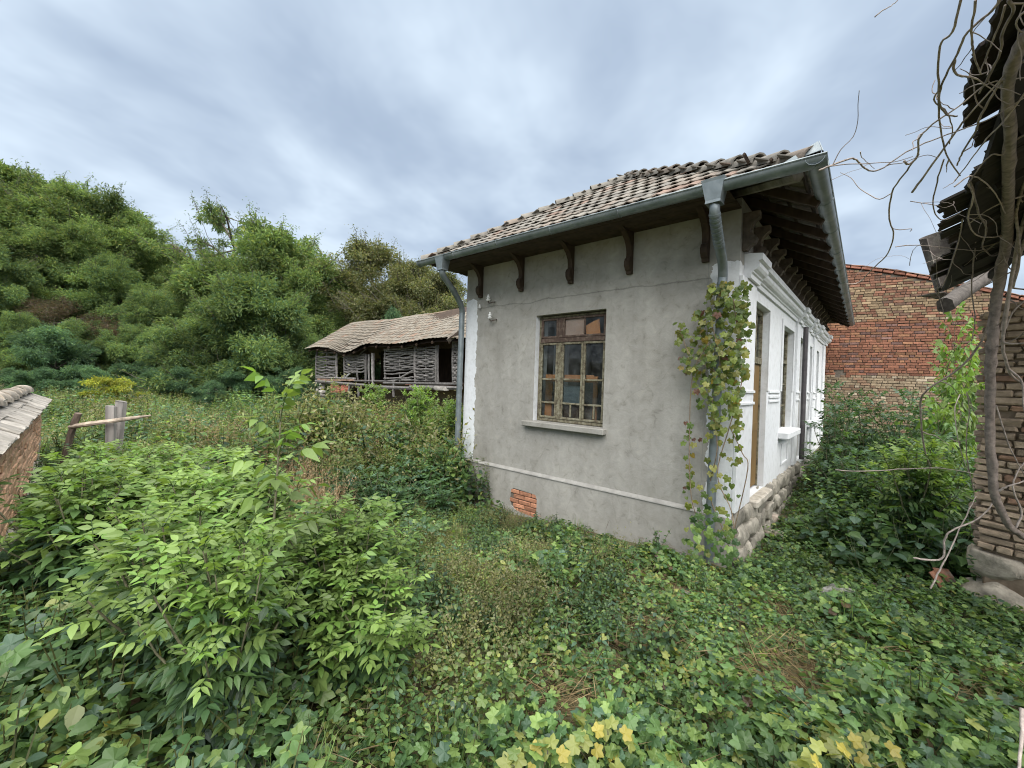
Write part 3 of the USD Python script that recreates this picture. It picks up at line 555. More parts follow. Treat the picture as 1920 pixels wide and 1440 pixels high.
#==PART3==
# ---------------------------------------------------------------- the brick gable behind
WD = np.array([.975, .222, 0]); WD /= np.linalg.norm(WD); WN = np.array([WD[1], -WD[0], 0]); WP = np.array([-.057, 11.2, 0])
nb = thing('brick_outbuilding', 'unrendered brick gable of the building behind the white house front', 'building')
T0, T1, ZB = -2.6, 5.2, .3
def gtop(t): return min(6.15 - .135 * abs(t - .1) - .085 * max(t - .1, 0) ** 1.55, 6.4) if t > .1 else 6.15 - .45 * (.1 - t)
ts = np.linspace(T0, T1, 40)
poly = [(T0, ZB)] + [(T1, ZB)] + [(t, gtop(t) - .04) for t in ts[::-1]]
put(nb, 'mortar_wall', extrude_profile(poly, WP - WN * .26, WD, (0, 0, 1), WN * .25), 'mortar')
BC = []
hgt = .079
for row in range(int((6.2 - ZB) / hgt)):
    z = ZB + row * hgt + hgt / 2; t = T0 + rng.uniform(0, .26)
    head = (row % 2 == 1)
    while t < T1:
        w = (.125 if (head and rng.random() < .75) or rng.random() < .12 else .255) * rng.uniform(.94, 1.06)
        tc = t + w / 2
        if z + hgt / 2 < gtop(tc) - .03:
            hole = (.28 < tc < .46 and 2.62 < z < 2.80)
            if not hole:
                red = 2.68 < z + .05 * math.sin(t * 3) < 4.38
                u = rng.random()
                if red: c = (0.211, 0.092, 0.056) if u < .70 else ((0.244, 0.122, 0.067) if u < .9 else (.15, .085, .07))
                elif z >= 4.38: c = (0.244, 0.174, 0.104) if u < .62 + .1 * math.sin(row * .9) - .5 * (z > 5.4) else ((0.207, 0.100, 0.063) if u < .92 else (.17, .10, .07))
                else: c = (0.252, 0.192, 0.126) if u < .75 else ((0.200, 0.126, 0.081) if u < .95 else (.4, .33, .24))
                v, f = brick((w - .013, .03, hgt - .014), .006, .0028)
                if rng.random() < .1: v = v * (1, .5, 1)
                o = WP + WD * tc + WN * (.002 + rng.normal(0, .003)) + (0, 0, z + rng.normal(0, .002))
                BC.append((frame_to((v, f), o, WD, WN, np.array([0, 0, 1.0])), np.array(c) * rng.uniform(.75, 1.3), w, tc, z))
        t += w
see = [b for b in BC if 0.15 < b[3] < 3.9 and b[4] > 1.7]
see.sort(key=lambda b: -(b[2] > .2) * 10 - (b[3]))
ids = set(id(b) for b in see[:300])
for b in BC:
    if id(b) in ids: put(nb, 'brick', b[0], 'brick_clay', tint=b[1])
put(nb, 'other_bricks', join([(b[0][0], b[0][1], np.tile(b[1], (len(b[0][0]), 1))) for b in BC if id(b) not in ids]), 'brick_clay', kind='stuff', label='remaining weathered bricks of the gable')
k = 0; t = T0
while t < T1 - .2:                                                   # verge: a course of bricks and tiles laid along the slope
    a = WP + WD * t + (0, 0, gtop(t)); b = WP + WD * (t + .26) + (0, 0, gtop(t + .26)); d = unit(b - a); nz = np.cross(WN, d) * -1; nz = nz if nz[2] > 0 else -nz
    put(nb, 'verge_brick', frame_to(brick((.25, .34, .07), .008, .004), (a + b) / 2 + nz * .02 - WN * .12, d, WN, nz), 'brick_clay', tint=np.array((.27, .115, .075)) * rng.uniform(.7, 1.2))
    put(nb, 'verge_tile', frame_to(brick((.29, .36, .025), .006, .006), (a + b) / 2 + nz * (.075 + rng.uniform(0, .02)) - WN * .12, d, WN, nz), 'clay_tile', tint=np.array((.22, .12, .085)) * rng.uniform(.7, 1.2)); t += .262
for row in range(4):                                                  # the roof behind the gable
    pass
put(nb, 'roof', slab([WP + WD * T0 - WN * .3 + (0, 0, gtop(T0) - .1), WP + WD * .1 - WN * .3 + (0, 0, 6.05), WP + WD * .1 - WN * 7 + (0, 0, 6.05), WP + WD * T0 - WN * 7 + (0, 0, gtop(T0) - .1)], .08), 'clay_mortar')
put(nb, 'roof', slab([WP + WD * .1 - WN * .3 + (0, 0, 6.05), WP + WD * T1 - WN * .3 + (0, 0, gtop(T1) - .1), WP + WD * T1 - WN * 7 + (0, 0, gtop(T1) - .1), WP + WD * .1 - WN * 7 + (0, 0, 6.05)], .08), 'clay_mortar')
ms = thing('lattice_mast', 'pale steel lattice mast seen through the gap above the brick gable', 'mast')
mp = dep(1826, 560, 60); mp[2] = 2.0
for q in (-.5, .5):
    put(ms, 'leg', tube([mp + RIGHT * q, mp + RIGHT * q * .45 + (0, 0, 18)], .07, 5), 'galvanised')
for k in range(9):
    w0, w1 = .5 * (1 - k * .06), .5 * (1 - (k + 1) * .06)
    put(ms, 'brace', tube([mp + RIGHT * -w0 + (0, 0, 2 * k), mp + RIGHT * w1 + (0, 0, 2 * k + 2)], .04, 4), 'galvanised'); put(ms, 'brace', tube([mp + RIGHT * w0 + (0, 0, 2 * k), mp + RIGHT * -w1 + (0, 0, 2 * k + 2)], .04, 4), 'galvanised')

# ---------------------------------------------------------------- the shed on the right
shed = thing('old_shed', 'ruined clay brick shed with a sagging tiled eave coloured dark as shade at the right edge', 'shed')
SC = np.array([2.10, .93, 0]); SX = unit([.93, -.37, 0]); SY = unit([.37, .93, 0])
put(shed, 'wall_core', frame_to(box((.035, .02, -.3), (2.6, .42, 3.05), .02), SC, SX, SY, np.array([0, 0, 1.0])), 'clay_mortar')
put(shed, 'gable_boards', frame_to(box((.42, .10, 3.06), (2.6, .14, 4.3), .004), SC, SX, SY, np.array([0, 0, 1.0])), 'dark_wood')  # added dark sheet standing in for the shaded interior above the wall
z = .56; row = 0
while z < 3.05:
    h = rng.uniform(.062, .082); t = rng.uniform(-.05, .02)
    while t < .95:
        w = rng.choice([.13, .25, .25, .2]) * rng.uniform(.9, 1.1)
        c = np.array((.335, .255, .18)) * rng.uniform(.75, 1.2) if rng.random() < .85 else np.array((.36, .22, .145)) * rng.uniform(.7, 1.1)
        if rng.random() < .96:
            m = brick((w - .016, .13, h - .016), .010, .0055)
            put(shed, 'brick', frame_to(m, SC + SX * (t + w / 2) + SY * (.045 + rng.normal(0, .008)) + (0, 0, z + h / 2), SX, SY, np.array([0, 0, 1.0])), 'brick_clay', tint=c)
        t += w
    for q in (.13, .29):                                            # the broken end of the wall
        if rng.random() < .8: put(shed, 'brick', frame_to(brick((.12, rng.uniform(.1, .15), h - .016), .012, .007), SC + SX * rng.normal(-.0, .015) + SY * q + (0, 0, z + h / 2), SX, SY, np.array([0, 0, 1.0])), 'brick_clay', tint=np.array((.37, .285, .22)) * rng.uniform(.8, 1.15))
    z += h; row += 1
for k, (t, zz_, w, h) in enumerate(((.10, .40, .50, .34), (.58, .42, .55, .32), (1.15, .38, .6, .34), (.13, .13, .56, .30), (.72, .10, .62, .30), (1.3, .1, .6, .3), (.2, -.12, .6, .25), (.9, -.14, .7, .24))):
    m = rock((w, .36, h), 40 + k, 3, .2); put(shed, 'foundation_stone', frame_to(m, SC + SX * t + SY * .13 + (0, 0, zz_), SX, SY, np.array([0, 0, 1.0])), 'rough_stone', smooth=28, tint=np.array((.37, .325, .26)) * rng.uniform(.85, 1.1))
# its roof: eave along the yard, rising to the right
E0, E1 = np.array([1.56, -4.2, 3.30]), np.array([1.75, 1.12, 3.30]); UP = np.array([2.6, -.1, 1.35])
sroof = UsdGeom.Xform.Define(stage, str(shed.GetPath()) + '/roof').GetPrim()
for m, t, rw in tiled_slope(E1, E0, E1 + UP, E0 + UP, sag=lambda u, f: np.array([.05 * math.sin(u * 21), 0, .03 * math.sin(u * 9) - .015 * math.sin(u * 31)]), lift=.02, lichen=.2, jig=.03):
    put(sroof, 'roof_tile', m, 'brick_clay', tint=t * .17)  # tint cut far down: the eave's shade is carried in the tile colour
put(sroof, 'sheathing', slab([E0 + (.03, .0, -.01), E1 + (.03, -.04, -.01), E1 + UP + (0, 0, -.0), E0 + UP], .02), 'black_wood')
for k in range(8):
    a = E0 + (E1 - E0) * (k + .35) / 8; put(sroof, 'rafter', tube([a + UP * .04 + (0, 0, -.03), a + UP * .97 + (0, 0, -.06)], .045, 6, wob=.1), 'black_wood')
for q in (.16, .5, .8): put(sroof, 'purlin', tube([E0 + UP * q + (0, 0, -.11), E1 + UP * q + (0, 0, -.11)], .055, 7, wob=.06), 'black_wood')
lp = [dep(1772, 572, 5.5), dep(1800, 552, 5.6), dep(1840, 525, 5.7), dep(1870, 500, 5.8), dep(1905, 430, 6.0), dep(1960, 350, 6.2)]
put(shed, 'roof_log', tube(smooth_path(lp, 5), [.10, .095, .085, .085, .08, .08], 10, wob=.05), 'bark', smooth=60, tint=(.09, .078, .068), label='curved round log carrying the shed roof')
# a big half round tile hanging at the far corner of the eave
hp0, hp1 = dep(1757, 438, 6.2), dep(1783, 540, 6.3); hd = unit(hp1 - hp0); hx = unit(np.cross(hd, FWD)); hn = np.cross(hx, hd)
put(shed, 'slipped_ridge_tile', frame_to(cap_tile(np.linalg.norm(hp1 - hp0), .20, .17), hp0, hx, hd, -hn if (-hn) @ FWD > 0 else hn), 'clay_tile', smooth=40, tint=(.10, .085, .075))
for q in range(3):
    c = dep(1770 + q * 22, 548 + q * 3, 6.4); put(shed, 'broken_tile', frame_to(wave_tile(.22, .3), c, unit(RIGHT + FWD * .3), unit(FWD - RIGHT * .2), np.array([0, 0, 1.0])), 'clay_tile', tint=(.09, .07, .06))

# ---------------------------------------------------------------- low wall on the left
LA, LB = np.array([-8.56, -5.575, 0]), np.array([-2.9, -5.80, 0]); LD = unit(LB - LA); LN = np.array([-LD[1], LD[0], 0]); LL = np.linalg.norm(LB - LA)
lw = thing('yard_wall', 'low orange brick yard wall with sloping tile coping at the left edge', 'wall')
put(lw, 'wall_core', frame_to(box((.01, -.34, -.4), (LL, -.012, 1.56), .004), LA, LD, LN, np.array([0, 0, 1.0])), 'clay_mortar')
for row in range(13):
    z = .62 + row * .073; t = (row % 2) * .13 + .0
    if row % 2: put(lw, 'brick', frame_to(brick((.118, .04, .06), .006, .003), LA + LD * .062 + (0, 0, z), LD, LN, np.array([0, 0, 1.0])), 'brick_clay', tint=np.array((.56, .35, .225)) * rng.uniform(.85, 1.15))
    while t < LL - .26:
        white = z < .62 + .32 * max(0, 1 - t / 2.2) + .04 * math.sin(7 * t)
        c = np.array((.42, .385, .315)) if white else np.array((.57, .355, .225))
        put(lw, 'brick', frame_to(brick((.248, .04, .060), .006, .003), LA + LD * (t + .13) + LN * rng.normal(0, .004) + (0, 0, z), LD, LN, np.array([0, 0, 1.0])), 'brick_clay', tint=c * rng.uniform(.85, 1.15)); t += .262
for row in range(4):
    t = 0
    while t < LL - .2:
        w = rng.uniform(.24, .42); m = rock((w * 1.05, .12, .25), int(500 + row * 40 + t * 9), 2, .15)
        put(lw, 'foundation_stone', frame_to(m, LA + LD * (t + w / 2) + LN * -.0 + (0, 0, .5 - row * .21), LD, LN, np.array([0, 0, 1.0])), 'rough_stone', smooth=28, tint=np.array((.41, .38, .32)) * rng.uniform(.8, 1.1)); t += w
cop = np.array([0, 0, 1.0])
for side, s in ((1, 1), (-1, -1)):
    for rw in range(2):
        t = -.12
        while t < LL:
            w = .19 * rng.uniform(.9, 1.1)
            base = LA + LD * (t + w / 2) + LN * (-.17 + s * (.215 - rw * .14)) + (0, 0, 1.60 + rw * .075 + rng.normal(0, .006))
            sl = unit(LN * -s * .86 + np.array([0, 0, .42])); nn = unit(np.cross(LD, sl)); nn = nn if nn[2] > 0 else -nn
            put(lw, 'coping_tile', frame_to(brick((w * .97, .26, .022), .005, .004), base + sl * .05, LD, sl, nn), 'clay_tile', tint=np.array((.30, .275, .24)) * rng.uniform(.75, 1.15)); t += w
t = -.1
while t < LL:
    if rng.random() < .93:
        sx = unit(LN); put(lw, 'ridge_tile', frame_to(cap_tile(.36, .10, .085), LA + LD * t + LN * -.17 + (0, 0, 1.73 + rng.normal(0, .012)), sx, unit(LD + np.array([0, 0, .06])), np.array([0, 0, 1.0])), 'clay_tile', smooth=35, tint=np.array((.30, .255, .205)) * rng.uniform(.7, 1.15))
    t += .3
# ---------------------------------------------------------------- old posts and rail
def plank(a, b, w, d, face, jit=.006):
    a, b = np.asarray(a), np.asarray(b); L = np.linalg.norm(b - a); up = (b - a) / L; f = unit(np.asarray(face) - up * (np.asarray(face) @ up)); s = np.cross(up, f)
    return frame_to(brick((w, d, L), .008, jit), (a + b) / 2, s, f, up)
def gpt(px, py, z): return dep(px, py, z)
fc = -FWD
for (p0, z0), (p1, z1), w, d, lab in (((dep(208, 880, 6.2), 0), (dep(209, 761, 6.2), 0), .125, .07, 'shorter upright grey fence board, front of the pair'), ((dep(217, 850, 6.45), 0), (dep(227, 752, 6.45), 0), .125, .07, 'taller grey fence board leaning right behind the shorter one')):
    lowz = p0.copy(); lowz[2] = ground(lowz[0], lowz[1]) - .1
    pr_ = put(None, 'fence_post', plank(p0 + (p0 - p1) * .9, p1, w, d, fc), 'plank_wood', tint=(.20, .185, .17)); say(pr_, lab, 'fence post')
ps = put(None, 'wooden_stake', tube([dep(104, 935, 6.1), dep(122, 860, 6.1), dep(133, 812, 6.1), dep(140, 792, 6.1), dep(147, 775, 6.1)], [.046, .045, .042, .04, .038], 8, wob=.08), 'plank_wood', tint=(.12, .09, .07)); say(ps, 'dark round stake leaning beside the grey fence boards', 'stake')
rl = put(None, 'fence_rail', tube([dep(131, 801, 6.08), dep(165, 795, 6.08), dep(208, 790, 6.1), dep(240, 785, 6.2), dep(283, 779, 6.3)], [.035, .033, .03, .026, .012], 8, wob=.1), 'plank_wood', tint=(.27, .22, .17)); say(rl, 'split grey rail lying across the fence boards', 'rail')

# ---------------------------------------------------------------- the wattle barn
barn = thing('wattle_barn', 'derelict wattle barn with sagging tiled roof standing beyond the yard', 'barn')
YB = 3.6
def bp(cx, cy, y=YB): return at(560 + cx / 5.647, 540 + cy / 5.647, y=y)        # from the enlarged view of the barn
WOODT = np.array((.20, .185, .175))
def stick(cx0, cy0, cx1, cy1, r, y=YB, mid=0.0, tint=None, name='post', wob=.1, par=None):
    a, b = bp(cx0, cy0, y), bp(cx1, cy1, y); m = (a + b) / 2 + np.array([0, -.02, mid])
    return put(par or barn, name, tube([a, m, b], [r, r * .95, r * .85], 6, wob=wob), 'old_wood', tint=(WOODT if tint is None else np.asarray(tint)) * rng.uniform(.75, 1.2))
xl, xr, xend = bp(190, 900)[0], bp(1720, 900)[0], -6.2
zf = 2.02
put(barn, 'back_wall', box((xl, YB + 3.6, .4), (xend, YB + 3.75, 3.6)), 'dark_wood'); put(barn, 'end_wall', box((xend, YB, .4), (xend + .12, YB + 3.74, 3.8)), 'dark_wood')
put(barn, 'floor', box((xl, YB + .12, zf - .12), (xend - .005, YB + 3.595, zf - .02)), 'dark_wood')
put(barn, 'lower_back_wall', box((xl, YB + 1.6, .3), (xend - .005, YB + 1.72, zf - .13)), 'clay_mortar')
def wattle(x0, x1, yt0, yt1, yb0, yb1, n, bow=0.0, gap=0.0):
    p = UsdGeom.Xform.Define(stage, numbered(str(barn.GetPath()) + '/wattle_panel')).GetPrim()
    for k in range(n):
        f = (k + .5) / n
        if gap and rng.random() < gap: continue
        a = bp(x0, yt0 + (yb0 - yt0) * f + rng.normal(0, 2.5)); b = bp(x1, yt1 + (yb1 - yt1) * f + rng.normal(0, 2.5))
        q = np.array([a + (b - a) * s + np.array([0, (-.045 if j % 2 == k % 2 else .045), -bow * math.sin(math.pi * s) + rng.normal(0, .012)]) for j, s in enumerate(np.linspace(0, 1, 5))])
        put(p, 'rail', tube(q, rng.uniform(.026, .04), 5, wob=.12), 'old_wood', tint=WOODT * rng.uniform(.75, 1.25))
    for s in (.5,):
        xm = x0 + (x1 - x0) * s; put(p, 'stake', tube([bp(xm, (yt0 + yt1) / 2), bp(xm, (yb0 + yb1) / 2)], .03, 5, wob=.1), 'old_wood', tint=WOODT * .8)
wattle(195, 402, 712, 720, 940, 940, 13); wattle(200, 400, 650, 655, 705, 712, 3, gap=.3)
wattle(490, 715, 672, 690, 865, 880, 11, bow=.10); wattle(490, 610, 880, 880, 900, 905, 2); wattle(915, 1222, 640, 610, 890, 865, 11, bow=.03); wattle(915, 1222, 905, 880, 995, 985, 4, gap=.35)
wattle(1240, 1455, 625, 620, 990, 990, 17); wattle(1640, 1722, 560, 545, 1010, 1010, 20)
for x, y0, y1, r in ((192, 650, 960, .06), (405, 660, 945, .055), (487, 665, 945, .05), (720, 700, 1005, .06), (746, 700, 1010, .05), (787, 690, 1022, .075), (915, 650, 1000, .05), (1235, 620, 1000, .06), (1460, 610, 1000, .055), (1475, 605, 1000, .05), (1638, 560, 1000, .05)):
    stick(x, y0, x + rng.normal(0, 4), y1, r)
stick(185, 985, 770, 1035, .075, name='sill_beam'); stick(760, 1045, 1240, 1062, .075, name='sill_beam'); stick(1180, 1050, 1725, 1060, .08, name='sill_beam'); stick(185, 945, 600, 960, .05, name='floor_beam'); stick(590, 985, 910, 985, .04, name='floor_beam'); stick(900, 1005, 1725, 1015, .05, name='floor_beam')
stick(975, 1010, 1220, 870, .035, name='loose_pole'); stick(620, 860, 630, 985, .04, name='stake'); stick(500, 945, 545, 905, .04, name='loose_board', tint=(.5, .5, .48)); stick(640, 715, 720, 640, .03, name='loose_pole')
for cx in (540, 640, 1225, 1010): stick(cx, 1010, cx - 5, 1150, .055, name='post')
def brick_row(x0, x1, y0, y1, n, rows, tone):
    for r_ in range(rows):
        for k in range(n):
            f0, f1 = (k + .04 + .4 * (r_ % 2) / n) / n, (k + .96) / n
            a, b = bp(x0 + (x1 - x0) * f0, y0 + (y1 - y0) * (r_ + .5) / rows), bp(x0 + (x1 - x0) * f1, y0 + (y1 - y0) * (r_ + .5) / rows)
            h = abs(bp(x0, y0)[2] - bp(x0, y1)[2]) / rows
            m = brick((max(b[0] - a[0], .04), .12, h * .86), .012, .005); put(barn, 'brick', (m[0] + (a + b) / 2 + (0, .03, 0), m[1]), 'brick_clay', tint=np.array(tone) * rng.uniform(.75, 1.25))
brick_row(200, 595, 955, 985, 14, 1, (.34, .22, .16)); brick_row(340, 430, 1005, 1110, 4, 7, (.38, .17, .11)); brick_row(450, 530, 1015, 1100, 3, 6, (.42, .15, .10)); brick_row(1130, 1215, 1003, 1028, 4, 1, (.42, .18, .13))
for r_ in range(5):
    for k in range(2):
        m = rock((.30, .34, .21), 900 + r_ * 2 + k, 2, .10); c = bp(190 + k * 36, 1015 + r_ * 40); put(barn, 'pier_stone', (m[0] + c + (0, .1, 0), m[1]), 'rough_stone', smooth=28, tint=np.array((.50, .47, .42)) * rng.uniform(.85, 1.1))
m = rock((.9, .3, .16), 950, 2, .1); put(barn, 'pier_stone', (m[0] + bp(1530, 1065), m[1]), 'rough_stone', smooth=28, tint=(.40, .37, .33))
# sagging tiled roof
RE0, RE1 = bp(70, 640, YB - .45), bp(1900, 505, YB - .45)
RT0, RT1 = at(652, 612, y=YB + 1.9), at(900, 566, y=YB + 1.9)
broof = UsdGeom.Xform.Define(stage, str(barn.GetPath()) + '/roof').GetPrim()
def bsag(u, f): return np.array([0, 0, -.26 * math.exp(-((u - .34) / .09) ** 2) * (1 - f) ** 1.3 - .10 * math.sin(u * math.pi) * f + .05 * math.sin(u * 17) * (1 - f * .5) - .02])
bt = tiled_slope(RE0, RE1, RT0, RT1, sag=bsag, lift=.03, lichen=.85, w=.23, exp_=.27, jig=.025)
bt.sort(key=lambda x: -x[0][0][:, 0].mean() if x[2] % 2 == 0 else 100)
for m, t, rw in bt[:300]: put(broof, 'roof_tile', m, 'clay_tile', tint=t * (1.0, .93, .84))
put(broof, 'other_roof_tiles', join([(m[0], m[1], np.tile(t * (1.0, .93, .84), (len(m[0]), 1))) for m, t, rw in bt[300:]]), 'clay_tile', kind='stuff', label='remaining weathered tiles of the barn roof')
bq = [RE0 + (.05, .1, -.12), RE1 + (0, .1, -.12), RT1 + (0, 0, -.06), RT0 + (0, 0, -.06)]
g = [];  nU, nV = 40, 6
for i in range(nU + 1):
    for j in range(nV + 1):
        u, f = i / nU, j / nV; g.append((bq[0] * (1 - u) + bq[1] * u) * (1 - f) + (bq[3] * (1 - u) + bq[2] * u) * f + bsag(u, f))
kk = np.arange((nU + 1) * (nV + 1)).reshape(nU + 1, nV + 1)
put(broof, 'sheathing', (np.array(g), np.stack([kk[:-1, :-1].ravel(), kk[1:, :-1].ravel(), kk[1:, 1:].ravel(), kk[:-1, 1:].ravel()], 1)), 'dark_wood')
put(broof, 'rear_slope', slab([RT0 + (0, 0, -.1), RT1 + (0, 0, -.1), np.array([RT1[0] + 1, YB + 4.2, 3.5]), np.array([RT0[0] - 1, YB + 4.2, 3.3])], .06), 'clay_mortar')
put(broof, 'hip_end', slab([RE0 + (.1, .1, -.05), RT0 + (0, 0, -.05), np.array([RT0[0] - 1, YB + 4.2, 3.3])], .06), 'clay_mortar')
for k in range(14):
    u = (k + .5) / 14; a = RE0 * (1 - u) + RE1 * u + bsag(u, 0) + (0, 0, -.16); b = RT0 * (1 - u) + RT1 * u + (0, 0, -.2); put(broof, 'rafter', tube([a, b], .045, 5), 'dark_wood')
put(barn, 'hanging_board', plank(bp(1580, 560, YB - .5), bp(1735, 440, YB - .3), .03, .16, (0, -1, .3)), 'plank_wood', tint=(.2, .17, .15))

# ---------------------------------------------------------------- loose stones and rubble
def hit(px, py, up):                                                 # where the line of sight meets the ground, raised by UP
    z = 1.0
    while z < 40:
        q = dep(px, py, z)
        if q[2] < float(ground(q[0], q[1])) + up: return q
        z += .03
    return q
for px, py, z, s, lab in ((1443, 975, 5.2, (.30, .26, .22), 'pinkish boulder lying against the white front, upper of two'), (1447, 1003, 5.05, (.34, .24, .16), 'flat pale stone under the pinkish boulder'), (1578, 1116, 4.05, (.36, .26, .16), 'grey flat stone lying alone in the ground cover'), (1295, 1118, 4.1, (.16, .12, .05), 'small grey slate lying on the ground before the house corner')):
    c = hit(px, py, s[2] * .3); m = rock(s, int(px), 3, .2); p_ = put(None, 'loose_stone', (m[0] + c, m[1]), 'rough_stone', smooth=28, tint=(.38, .315, .26) if 'pink' in lab else (.30, .285, .26)); say(p_, lab, 'stone')
for k, (px, py, rot) in enumerate(((1775, 1108, .5), (1790, 1102, -.3))):
    c = hit(px, py, .06); p_ = put(None, 'broken_roof_tile', frame_to(wave_tile(.13, .2), c, unit(RIGHT + FWD * rot), unit(np.array([0, 0, .8]) + FWD * .5 - RIGHT * .25), unit(-FWD + np.array([0, 0, .4]))), 'clay_tile', tint=(.24, .11, .065)); say(p_, ('left' if k == 0 else 'right') + ' one of two red broken roof tiles leaning at the foot of the shed', 'roof tile')
# ================================================================ vegetation
def mirror_leaf(edge, mid, droop=.12, fold=.10):
    """edge: (x, y) outline of one half from base to tip; mid: x of midrib points (one per inner edge point)."""
    e = np.array(edge, float); k = len(mid); v = [(0, 0, 0)] + [(x, 0, 0) for x in mid] + [(1, 0, 0)]
    L0 = len(v); v += [(x, y, fold * y) for x, y in e]; R0 = len(v); v += [(x, -y, fold * y) for x, y in e]
    v = np.array(v); v[:, 2] -= droop * v[:, 0] ** 2; f = []
    for b0, s in ((L0, 1), (R0, -1)):
        t = [(0, 1, b0)] + [q for i in range(k - 1) for q in ((b0 + i, 1 + i, 2 + i), (b0 + i, 2 + i, b0 + i + 1))] + [(b0 + k - 1, k, k + 1)]
        f += [x if s > 0 else x[::-1] for x in t]
    return v, np.array(f)
OVATE = mirror_leaf([(.18, .24), (.42, .30), (.72, .20)], [.18, .42, .72])
LANCE = mirror_leaf([(.22, .13), (.5, .15)], [.22, .5], .18)
BROAD = mirror_leaf([(.10, .30), (.34, .42), (.66, .30)], [.12, .36, .66], .15, .15)
KITE = (np.array([(0, 0, 0), (.45, .5, .10), (1, 0, -.12), (.45, -.5, .10)]), np.array([(0, 3, 2), (0, 2, 1)]))
ELDERL = mirror_leaf([(.14, .15), (.38, .24), (.70, .14)], [.14, .38, .70], .16, .14)
STRIP = (np.array([(0, 0, 0), (.45, .5, .02), (1, 0, 0), (.45, -.5, .02)]), np.array([(0, 3, 2), (0, 2, 1)]))
def polar_leaf(pts, c=.38, cup=.12):
    th = [math.radians(a) for a, r in pts]; r = [q for a, q in pts]
    full = [(t, q) for t, q in zip(th, r)] + [(2 * math.pi - t, q) for t, q in list(zip(th, r))[::-1] if 0 < t < math.pi - 1e-6]
    v = [(c, 0, .03)] + [(c + q * math.cos(t), q * math.sin(t), -cup * q * q * 2 + .03 * math.cos(5 * t)) for t, q in full]; n = len(full)
    return np.array(v), np.array([(0, 1 + i, 1 + (i + 1) % n) for i in range(n)])
HOP = polar_leaf([(0, .60), (20, .44), (36, .35), (52, .47), (62, .52), (82, .43), (100, .35), (122, .43), (150, .36), (180, .16)])
HEART = polar_leaf([(0, .62), (32, .43), (70, .41), (112, .46), (150, .43), (180, .18)])
def leaves(tm, o, d, n, s, w=1.0, tint=(.05, .12, .03)):
    tv, tf = tm; o, d, n = (np.atleast_2d(np.asarray(a, float)) for a in (o, d, n)); N = len(o); d = unit(d)
    b = unit(np.cross(n, d)); n = np.cross(d, b); s = np.broadcast_to(s, N)[:, None, None]; w = np.broadcast_to(w, N)[:, None, None]
    v = o[:, None] + s * (tv[None, :, :1] * d[:, None] + w * tv[None, :, 1:2] * b[:, None] + tv[None, :, 2:3] * n[:, None])
    f = tf[None] + (np.arange(N) * len(tv))[:, None, None]
    t = np.repeat(np.broadcast_to(np.asarray(tint, float), (N, 3)), len(tv), 0)
    return v.reshape(-1, 3), f.reshape(-1, 3), t
def col(m, c): return m[0], m[1], np.tile(np.asarray(c, float), (len(m[0]), 1))
def pick(r, cols, p, n): return np.array(cols)[r.choice(len(cols), n, p=np.array(p) / np.sum(p))] * r.uniform(.8, 1.2, (n, 1))
DARK, MID, LIGHT, YEL, GOLD, OLIVE, BLUEG = (.080, .156, .062), (.135, .238, .078), (.235, .345, .096), (.34, .375, .105), (.50, .43, .09), (.235, .270, .112), (.100, .178, .110)
STRAW, BROWN = (.36, .28, .165), (.11, .072, .042)

# ---- clumps for the ground cover: each one mesh, used many times
def cover(seed, R, H, n, tm, s0, s1, cols, p, w=1.0, tilt=.75, stems=9):
    r = np.random.default_rng(seed); rad = R * np.sqrt(r.random(n)); a = r.random(n) * 2 * np.pi
    prof = (1 - .55 * (rad / R) ** 2); h = H * prof * (.30 + .70 * r.random(n) ** .7)
    o = np.c_[rad * np.cos(a), rad * np.sin(a), h]; az = a + r.normal(0, 1.3, n)
    d = np.c_[np.cos(az), np.sin(az), r.normal(-.15, .28, n)]; nn = np.c_[r.normal(0, tilt, n), r.normal(0, tilt, n), np.ones(n)]
    out = [leaves(tm, o, d, nn, r.uniform(s0, s1, n), w, pick(r, cols, p, n))]
    for k in range(stems):
        i = r.integers(n); e = o[i] + d[i] * .01; st = np.array([e[0] * .4, e[1] * .4, 0])
        out.append(col(tube([st, (st + e) / 2 + r.normal(0, .02, 3), e], [.0035, .003, .002], 3, cap=False), (.12, .12, .05)))
    return join(out)
